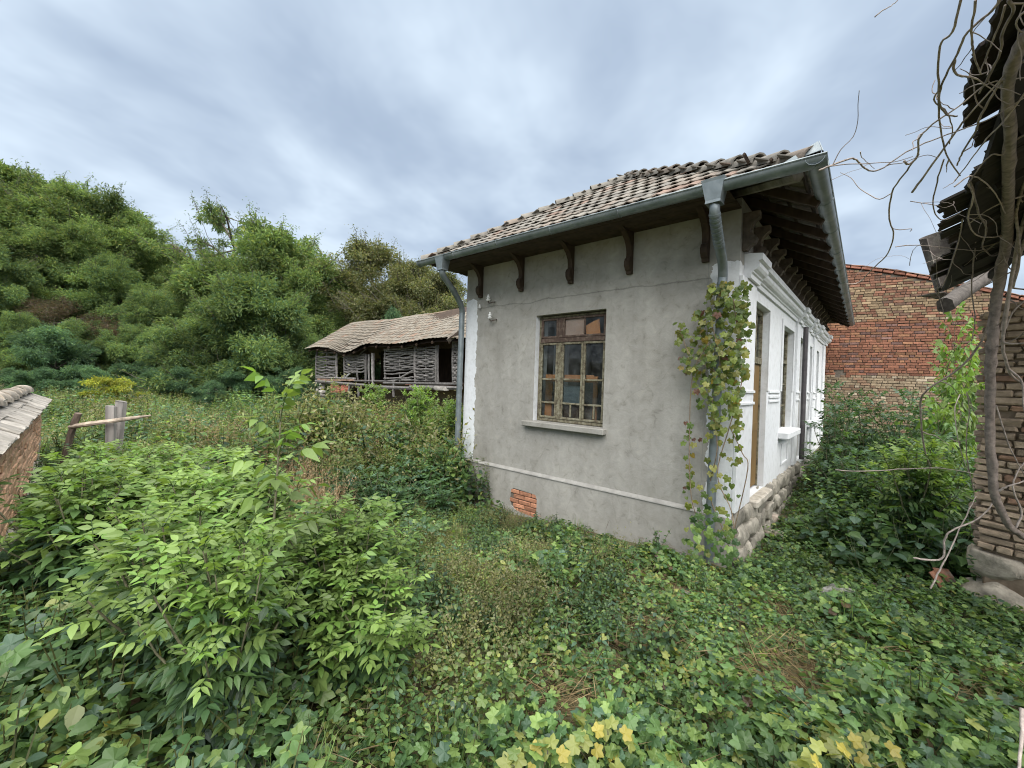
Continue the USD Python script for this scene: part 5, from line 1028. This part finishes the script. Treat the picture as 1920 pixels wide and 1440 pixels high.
# ================================================================ trees on the slope
def tree_kind(name, seed, cols, p, pads, per, pad_r, leaf_s, crown=(.30, .98), width=.42, flat=.45, droop=.35, shape='round', lw=.30, twigs=60, bare_top=0, bark=(.10, .085, .07), trunk_r=.022):
    """a tree of height 1: trunk and limbs, pads of leaf sprays round the limb ends"""
    r = np.random.default_rng(seed); root = stage.CreateClassPrim('/World/' + name)
    z0, z1 = crown; wood = []; ls = r.normal(0, .04, 2)
    trunk = np.array([[ls[0] * t + .02 * math.sin(5 * t + seed), ls[1] * t + .02 * math.cos(6 * t + seed), t * (z0 + .70 * (z1 - z0))] for t in np.linspace(0, 1, 7)])
    wood.append(tube(trunk, np.linspace(trunk_r, .005, 7), 7, wob=.06, r=r))
    nl = 9; cen = []                                                 # the crown is a handful of boughs of uneven reach, each carrying its own pads
    for k in range(nl):
        a = k * 2.4 + r.normal(0, .35); zf = min((k + .5) / nl * r.uniform(.85, 1.15), 1.0)
        if shape == 'round': R = width * math.sqrt(max(1 - (2 * zf - .8) ** 2 / 1.5, .06))
        elif shape == 'cone': R = width * max(1.12 - zf, .1) ** .6
        else: R = width * (.35 + .65 * zf)
        R *= r.uniform(.6, 1.25); zt = z0 + (z1 - z0) * zf; s0 = np.array([np.interp(max(zt - .18, z0 * .6), trunk[:, 2], trunk[:, j]) for j in range(3)]); s0[2] = min(max(zt - .2, z0 * .6), trunk[-1, 2])
        e = np.array([R * math.cos(a), R * math.sin(a), zt]); mid = s0 * .45 + e * .55 + (0, 0, .035); bough = smooth_path([s0, mid, e], 4); wood.append(tube(bough, [.011, .007, .002], 5, cap=False, wob=.05, r=r))
        for q in range(pads // nl):
            t = r.uniform(.3, 1.0) ** .7; b = np.array([np.interp(t, np.linspace(0, 1, len(bough)), bough[:, j]) for j in range(3)]); c = b + r.normal(0, 1, 3) * (.085, .085, .06) * (1.25 - .5 * t); c[2] = min(c[2], z1 + .02)
            wood.append(tube([b, (b + c) / 2 + r.normal(0, .008, 3), c], [.004, .003, .0012], 3, cap=False)); cen.append(c)
    cen = np.array(cen); out = []
    for c in cen:
        rr = pad_r * r.uniform(.45, 1.25); n = int(per * (rr / pad_r) ** 1.6); u = unit(r.normal(0, 1, (n, 3))) * (r.random((n, 1)) ** .55) * rr; u[:, 2] *= flat
        out_dir = unit(np.array([c[0], c[1], 0]) + 1e-6); o = c + u; out_o = u / rr
        d = out_o * (1, 1, .6) + .4 * out_dir + r.normal(0, .65, (n, 3)) + (0, 0, -droop)
        nn = np.c_[r.normal(0, .55, n), r.normal(0, .55, n), np.ones(n)]; tone = r.uniform(.7, 1.35)
        out.append(leaves(KITE, o, d, nn, leaf_s * r.uniform(.55, 1.3, n), lw, pick(r, cols, p, n) * tone))
    for k in range(bare_top):                                        # thin open shoots standing out of the crown
        c = cen[r.integers(len(cen))]; e = c + np.array([c[0] * .35, c[1] * .35, r.uniform(.06, .16)]) ; wood.append(tube([c, (c + e) / 2 + r.normal(0, .01, 3), e], [.003, .002, .001], 3, cap=False))
        n = 46; t = r.random((n, 1)); o = c + (e - c) * t + r.normal(0, .016, (n, 3)); out.append(leaves(KITE, o, r.normal(0, 1, (n, 3)) * (1, 1, .4), np.c_[r.normal(0, .5, (n, 2)), np.ones(n)], leaf_s * r.uniform(.4, .9, n), lw, pick(r, cols, p, n)))
    put(root, 'trunk', join(wood), 'bark', tint=bark); put(root, 'crown', join(out), 'tree_leaf'); return root
LO = [(.140, .215, .080), (.180, .262, .095), (.235, .305, .105), (.092, .155, .066), (.28, .30, .10)]
LB = [(.095, .182, .105), (.13, .23, .125), (.075, .142, .082), (.17, .27, .115)]
WN_ = [(.18, .195, .092), (.14, .165, .075), (.22, .215, .11), (.10, .125, .062), (.26, .24, .125)]
TK = {
 'locust': [tree_kind('locust_kind', 400 + k, LO, [4, 4, 2, 2, .5], 117, 400, .085, .030, (.16, .96), .42, .95, -.05, 'round', .30, bare_top=70) for k in range(3)],
 'layer': [tree_kind('layered_kind', 410 + k, LO[:3] + LB[:2], [4, 4, 3, 2, 1], 144, 330, .085, .030, (.05, .96), .42, .95, .0, 'cone', .28, bare_top=70) for k in range(2)],
 'open': [tree_kind('open_kind', 420, LO, [3, 3, 1, 3, 1], 54, 170, .075, .028, (.35, .95), .40, .5, .1, 'vase', .3, bare_top=60)],
 'walnut': [tree_kind('walnut_kind', 430 + k, WN_, [4, 4, 2, 2, 1], 135, 400, .09, .020, (.12, .95), .48, .75, .0, 'round', .5, bare_top=90) for k in range(2)],
 'blue': [tree_kind('blue_kind', 440 + k, LB, [4, 4, 2, 1.5], 72, 300, .13, .045, (.04, .95), .48, .6, .1, 'round', .26, bare_top=30) for k in range(2)],
 'brown': [tree_kind('thicket_kind', 450, [(.10, .075, .048), (.14, .105, .07), (.07, .062, .04), (.09, .11, .045)], [3, 3, 2, 1.5], 63, 170, .16, .05, (.02, .9), .55, .6, .1, 'round', .10, bare_top=60)],
 'yellow': [tree_kind('yellow_kind', 460, [(.36, .38, .06), (.26, .33, .06), (.45, .43, .08)], [3, 2, 1], 36, 180, .17, .07, (.05, .95), .5, .4, .3, 'round', .3)],
}
def tree(kind, i, px, ty, z, wpx, label, name, cat='tree', group=None, dz=0.0, crown_w=.84):
    src = TK[kind][i]; q = dep(px, ty, z); g = float(ground(q[0], q[1])) - .15 + dz; h = q[2] - g; w = min(wpx * z / F / crown_w, 1.0 * h)
    return copy_of(src, name, label, cat, group, (q[0], q[1], g), r4.random() * 6.28, (w, w, h))
T_ = [('locust', 0, 15, 318, 34, 260, 'tallest locust tree at the left edge, crown cut by the picture edge', 'locust_tree'),
 ('locust', 1, 100, 352, 37, 200, 'rounded locust with a thin open top, right of the tallest at the left edge', 'locust_tree'),
 ('locust', 2, 165, 362, 35, 200, 'tall locust at the crest of the left skyline, right of the rounded one', 'locust_tree'),
 ('locust', 1, 225, 425, 36, 200, 'sloping locust crown descending from the left hill to the skyline dip', 'locust_tree'),
 ('locust', 2, 280, 470, 38, 180, 'smaller locust on the falling part of the left skyline', 'locust_tree'),
 ('locust', 0, 325, 500, 46, 200, 'low distant locust in the dip of the skyline', 'locust_tree'),
 ('locust', 1, -80, 350, 30, 300, 'locust mostly outside the picture at far left', 'locust_tree'),
 ('layer', 1, -30, 455, 26, 260, 'low locust cut by the left picture edge under the tallest tree', 'locust_tree'),
 ('layer', 0, 70, 440, 30, 230, 'dense locust below the tallest crowns at the left edge', 'locust_tree'),
 ('locust', 0, 130, 430, 31, 220, 'locust crown in front of the crest trees, left of the drooping one', 'locust_tree'),
 ('layer', 1, 205, 480, 31, 230, 'drooping locust crown over the brown thicket', 'locust_tree'),
 ('layer', 0, 290, 545, 29, 200, 'layered locust in the middle of the dark slope', 'locust_tree'),
 ('open', 0, 380, 440, 33, 190, 'open dark-limbed tree left of the twiggy tall tree top', 'open_tree'),
 ('open', 0, 435, 385, 35, 170, 'tall sparse twiggy tree top reaching highest in the middle of the wood', 'open_tree'),
 ('locust', 2, 510, 440, 32, 230, 'rounded yellowish-green tree at the right end of the hillside wood', 'locust_tree'),
 ('layer', 0, 470, 515, 22, 300, 'bright layered green locust standing in front of the wood, left of the barn', 'locust_tree'),
 ('layer', 1, 355, 600, 21, 220, 'low layered locust to the left of the bright layered one', 'locust_tree'),
 ('locust', 0, 420, 540, 29, 220, 'dark locust between the twiggy tree and the layered front tree', 'locust_tree'),
 ('layer', 1, 560, 620, 23, 130, 'dark narrow tree touching the left end of the barn roof', 'locust_tree'),
 ('walnut', 0, 690, 468, 34, 270, 'brown-olive broad tree rising behind the middle of the barn roof', 'walnut_tree'),
 ('walnut', 1, 815, 520, 30, 230, 'brown-olive tree behind the right end of the barn roof', 'walnut_tree'),
 ('walnut', 0, 600, 545, 36, 170, 'dark gap tree between the locust wood and the brown-olive tree', 'walnut_tree'),
 ('blue', 0, 110, 618, 21, 210, 'blue-green feathery small tree in front of the brown thicket at left', 'small_tree'),
 ('blue', 1, 0, 590, 23, 160, 'blue-green small tree cut by the left picture edge', 'small_tree'),
 ('blue', 1, 330, 690, 19.5, 150, 'blue-green bush at the foot of the wood, centre left', 'small_tree'),
 ('blue', 0, 280, 665, 21, 160, 'blue-green bush right of the yellow shrub', 'small_tree'),
 ('blue', 1, 440, 680, 20.5, 180, 'dark blue-green bush under the bright layered locust', 'small_tree'),
 ('blue', 0, 540, 690, 19, 120, 'blue-green bush beside the left end of the barn', 'small_tree'),
 ('yellow', 0, 212, 705, 17.5, 70, 'bright yellow-green bush at the foot of the wood', 'yellow_bush'),
 ('brown', 0, 110, 545, 27, 240, 'brown leafless thicket under the locust crowns at left', 'thicket'),
 ('brown', 0, 235, 590, 25, 220, 'brown leafless thicket on the slope right of the first thicket', 'thicket'),
 ('brown', 0, 30, 640, 24, 200, 'brown leafless thicket at the foot of the left slope', 'thicket'),
 ('walnut', 1, 760, 492, 33, 260, 'brown-olive tree over the barn roof, middle one of the three', 'walnut_tree'),
 ('blue', 1, 190, 690, 20, 170, 'blue-green bush left of the yellow bush', 'small_tree'),
 ('blue', 0, 390, 715, 18, 150, 'blue-green bush before the foot of the wood, right of the yellow bush', 'small_tree'),
 ('layer', 0, 35, 585, 23, 170, 'low green locust standing before the brown thicket at the left edge', 'locust_tree'),
 ('layer', 1, 150, 600, 23, 170, 'low green locust in front of the brown thickets, second from the left edge', 'locust_tree'),
 ('layer', 0, 255, 610, 24, 170, 'low green locust right of the brown thickets', 'locust_tree'),
 ('locust', 1, 560, 520, 30, 190, 'yellowish-green locust just left of the barn, behind the dark narrow tree', 'locust_tree'),
 ('blue', 0, 60, 690, 19, 170, 'blue-green bush behind the coping of the yard wall', 'small_tree'),
 ('blue', 0, 745, 585, 25, 60, 'small bright tree top peeping over the barn ridge', 'small_tree')]
for t in T_: tree(*t, cat='tree' if 'tree' in t[7] else ('bush' if 'bush' in t[7] else 'thicket'))
# woods covering the rest of the slope, far behind
def wood_mass():
    r = np.random.default_rng(5); items = []
    for k in range(90):
        px, z = r.uniform(-320, 640), r.uniform(44, 85); q = dep(px, 700, z); g = float(ground(q[0], q[1])); items.append((px, z, q, g, r))
    return items
CL['far_locust'] = None
pi = UsdGeom.PointInstancer.Define(stage, '/World/far_wood'); say(pi.GetPrim(), 'hillside wood closing the view behind the nearer trees', 'wood', None, 'stuff')
src_m = []
for kd, i in (('locust', 0), ('layer', 0), ('walnut', 0)):
    x = UsdGeom.Xform.Define(stage, '/World/far_wood/' + kd + '_tree'); x.GetPrim().GetReferences().AddInternalReference(TK[kd][i].GetPath()); pi.CreatePrototypesRel().AddTarget(x.GetPath())
pp, oo, ss, xi = [], [], [], []
for px, z, q, g, r in wood_mass():
    h = r.uniform(5, 8.5) if px < 330 else r.uniform(4.5, 7); pp.append((q[0], q[1], g - .3)); a = r.random() * 6.28; oo.append(Gf.Quath(math.cos(a / 2), 0, 0, math.sin(a / 2))); ss.append((h * .95, h * .95, h)); xi.append(int(r.integers(3)))
pi.CreateProtoIndicesAttr(Vt.IntArray(xi)); pi.CreatePositionsAttr(Vt.Vec3fArray.FromNumpy(np.array(pp, np.float32))); pi.CreateOrientationsAttr(Vt.QuathArray(oo)); pi.CreateScalesAttr(Vt.Vec3fArray.FromNumpy(np.array(ss, np.float32)))

# ================================================================ the dry vine over the shed
dv = thing('dry_vine', 'thick dry leafless vine with long pale shoots hanging over the old shed', 'vine')
_rn = unit(np.cross(E1 - E0, UP)); _re = E1 - E0
def vp(L, z0, z1):                                                   # a shoot through these sight lines, kept on the near side of the eave
    z = np.array([z0 + (z1 - z0) * i / (len(L) - 1) for i in range(len(L))]); rt = 1.0
    for i, (x, y) in enumerate(L):
        r = ray(x, y); t = ((E0 - EYE) @ _rn) / (r @ _rn)
        if 0 < t < 9:
            q = EYE + t * r - E0; v = (q @ _re) / (_re @ _re); u = (q - v * _re) @ UP / (UP @ UP)
            if -.15 < v < 1.1 and -.25 < u < 1.2: z[i] = min(z[i], .93 * t - .03)
    z = np.convolve(np.r_[z[0], z, z[-1]], [.2, .6, .2], 'valid') if len(L) > 3 else z
    zn = z / np.linspace(z0, z1, len(z)); vp.ratio = float(np.median(zn)); vp.zr = np.interp(np.linspace(0, 1, 5 * (len(L) - 1) + 1 if len(L) > 2 else 2), np.linspace(0, 1, len(L)), zn); return smooth_path([dep(x, y, q) for (x, y), q in zip(L, z)], 5)
tp = vp([(1925, 60), (1897, 125), (1889, 175), (1893, 258), (1891, 333), (1889, 396), (1887, 450), (1874, 521), (1864, 600), (1857, 680), (1857, 730), (1856, 824), (1861, 880), (1864, 924), (1876, 955), (1895, 989), (1925, 1010)], 3.5, 3.75)
put(dv, 'trunk', tube(tp, np.interp(np.linspace(0, 1, len(tp)), np.linspace(0, 1, 7), [.045, .04, .038, .037, .034, .03, .024]) * vp.zr, 9, wob=.12, r=rv), 'bark', smooth=True, tint=(.22, .18, .155))
SH = [([(1925, 395), (1905, 470), (1885, 600), (1880, 650), (1895, 700), (1925, 725)], .020, 3.3, 3.5), ([(1930, 420), (1900, 520), (1875, 620)], .017, 3.4, 3.6), ([(1860, 590), (1840, 640), (1800, 690), (1740, 730), (1726, 760), (1733, 840), (1745, 880), (1752, 920)], .016, 4.0, 5.2),
 ([(1566, 881), (1620, 884), (1700, 879), (1760, 878), (1810, 885), (1850, 895)], .009, 4.6, 4.0), ([(1712, 1046), (1745, 1050), (1768, 1045), (1772, 1010), (1785, 995), (1830, 975), (1860, 945), (1866, 920)], .013, 4.0, 3.8), ([(1745, 1104), (1765, 1062), (1778, 1040), (1795, 1000), (1815, 960), (1830, 930)], .010, 4.0, 4.0),
 ([(1872, 920), (1890, 912), (1925, 900)], .013, 3.6, 3.5), ([(1905, 990), (1916, 960), (1900, 920), (1905, 890), (1925, 860)], .012, 3.6, 3.6), ([(1830, 935), (1815, 870), (1812, 820), (1818, 770), (1812, 735), (1830, 780), (1838, 785)], .008, 4.6, 4.4), ([(1782, 822), (1800, 828), (1840, 815)], .006, 4.6, 4.3),
 ([(1804, -10), (1785, 60), (1762, 88), (1760, 170), (1762, 230), (1775, 290), (1800, 330)], .012, 3.0, 3.4), ([(1880, -10), (1860, 20), (1815, 60), (1790, 110), (1765, 160), (1762, 195), (1776, 215), (1795, 218)], .014, 3.0, 3.5), ([(1790, 112), (1788, 130), (1800, 142), (1825, 145), (1842, 155)], .013, 3.1, 3.5),
 ([(1535, 320), (1555, 312), (1590, 298), (1605, 300), (1625, 318), (1650, 318), (1700, 285), (1760, 258), (1850, 225), (1925, 180)], .010, 3.3, 3.2), ([(1695, 302), (1705, 308), (1722, 290), (1722, 262), (1750, 232), (1800, 198), (1850, 158), (1890, 150), (1925, 145)], .011, 3.2, 3.3),
 ([(1722, 290), (1700, 320), (1672, 362), (1668, 410), (1675, 440), (1665, 475), (1635, 505), (1610, 530), (1588, 533)], .009, 3.2, 3.6), ([(1710, 360), (1740, 320), (1790, 250), (1830, 200), (1900, 120), (1925, 60)], .012, 3.3, 3.2), ([(1762, 165), (1752, 190), (1775, 210), (1786, 240), (1780, 270)], .008, 3.2, 3.4),
 ([(1925, 110), (1880, 150), (1840, 215), (1830, 245), (1805, 285), (1795, 310)], .014, 3.1, 3.4), ([(1885, 10), (1876, 40), (1860, 80), (1848, 110), (1838, 135)], .011, 3.1, 3.3), ([(1890, 0), (1900, 20), (1880, 60), (1875, 100), (1850, 150), (1835, 175)], .016, 3.0, 3.3), ([(1830, 0), (1822, 60), (1828, 110), (1840, 140)], .012, 3.2, 3.4),
 ([(1770, 300), (1755, 350), (1750, 390), (1765, 412), (1790, 405), (1804, 395)], .008, 3.6, 3.8), ([(1708, 378), (1750, 384), (1757, 386)], .005, 3.6, 3.7), ([(1805, 410), (1795, 460), (1775, 520), (1765, 540)], .008, 3.8, 4.0), ([(1680, 463), (1710, 460), (1760, 463), (1830, 470), (1870, 462)], .006, 3.8, 3.8), ([(1705, 498), (1712, 470), (1730, 455)], .004, 3.9, 3.9),
 ([(1820, 340), (1835, 400), (1850, 430), (1842, 460), (1860, 480), (1880, 470)], .011, 3.6, 3.6), ([(1815, 345), (1825, 370), (1815, 410), (1830, 440), (1860, 445), (1885, 440)], .010, 3.7, 3.6), ([(1925, 365), (1880, 380), (1850, 395), (1815, 420)], .010, 3.5, 3.7), ([(1925, 250), (1895, 270), (1880, 290), (1860, 290), (1840, 310), (1815, 345)], .011, 3.3, 3.6), ([(1925, 170), (1880, 230), (1850, 260), (1820, 300), (1790, 340)], .010, 3.2, 3.6), ([(1790, 350), (1820, 330), (1850, 345), (1870, 370), (1885, 400)], .009, 3.7, 3.6),
 ([(1925, 430), (1895, 450), (1870, 455), (1850, 470)], .013, 3.4, 3.5), ([(1925, 330), (1905, 400), (1912, 480), (1900, 540)], .016, 3.3, 3.4), ([(1925, 560), (1900, 585), (1885, 620)], .010, 3.4, 3.5), ([(1925, 620), (1905, 635), (1870, 650)], .008, 3.4, 3.6), ([(1640, 32), (1652, 22), (1675, 8), (1690, -8)], .006, 3.0, 3.0), ([(1925, 20), (1912, 30), (1905, 45), (1915, 60), (1925, 55)], .010, 3.0, 3.0), ([(1830, 440), (1825, 500), (1822, 545), (1828, 600), (1822, 640)], .009, 3.9, 4.2), ([(1770, 590), (1758, 540), (1756, 480)], .004, 4.2, 4.0), ([(1614, 285), (1616, 295), (1640, 316)], .005, 3.3, 3.3), ([(1868, 760), (1890, 830), (1910, 870), (1925, 900)], .008, 3.6, 3.6), ([(1800, 740), (1790, 770), (1800, 840), (1822, 900)], .007, 4.8, 4.4), ([(1917, 1330), (1915, 1380), (1908, 1450)], .012, 1.9, 1.8)]
for L_, rad, z0, z1 in SH: 
    P_ = vp(L_, z0, z1); P_ = P_ + rv.normal(0, .0016 * vp.ratio, P_.shape); put(dv, 'shoot', tube(P_, np.linspace(rad * .75, rad * .40, len(P_)) * vp.zr, 6, wob=.06, r=rv), 'bark', smooth=True, tint=np.array((.33, .275, .24) if rad < .0135 else (.29, .24, .205)) * rv.uniform(.75, 1.25) * (1.15 if L_[0][1] > 850 else 1))

for k in range(85):                                                  # fine side twigs of the dry vine
    L_, rad, z0, z1 = SH[rv.integers(len(SH) - 1)]
    if L_[0][1] > 800: continue
    P_ = vp(L_, z0, z1); rad = rad * vp.ratio; i = rv.integers(2, len(P_) - 1); o = P_[i]; d = unit(unit(P_[i] - P_[i - 1]) + rv.normal(0, .8, 3)); ln = rv.uniform(.12, .55) * vp.ratio
    q = [o]
    for t in range(5): d = unit(d + rv.normal(0, .28, 3) + (0, 0, -.05)); q.append(q[-1] + d * ln / 5)
    put(dv, 'twig', tube(smooth_path(q, 3), [rad * .42, rad * .3, .0012], 4, r=rv), 'bark', smooth=True, tint=np.array((.31, .255, .22)) * rv.uniform(.75, 1.2))
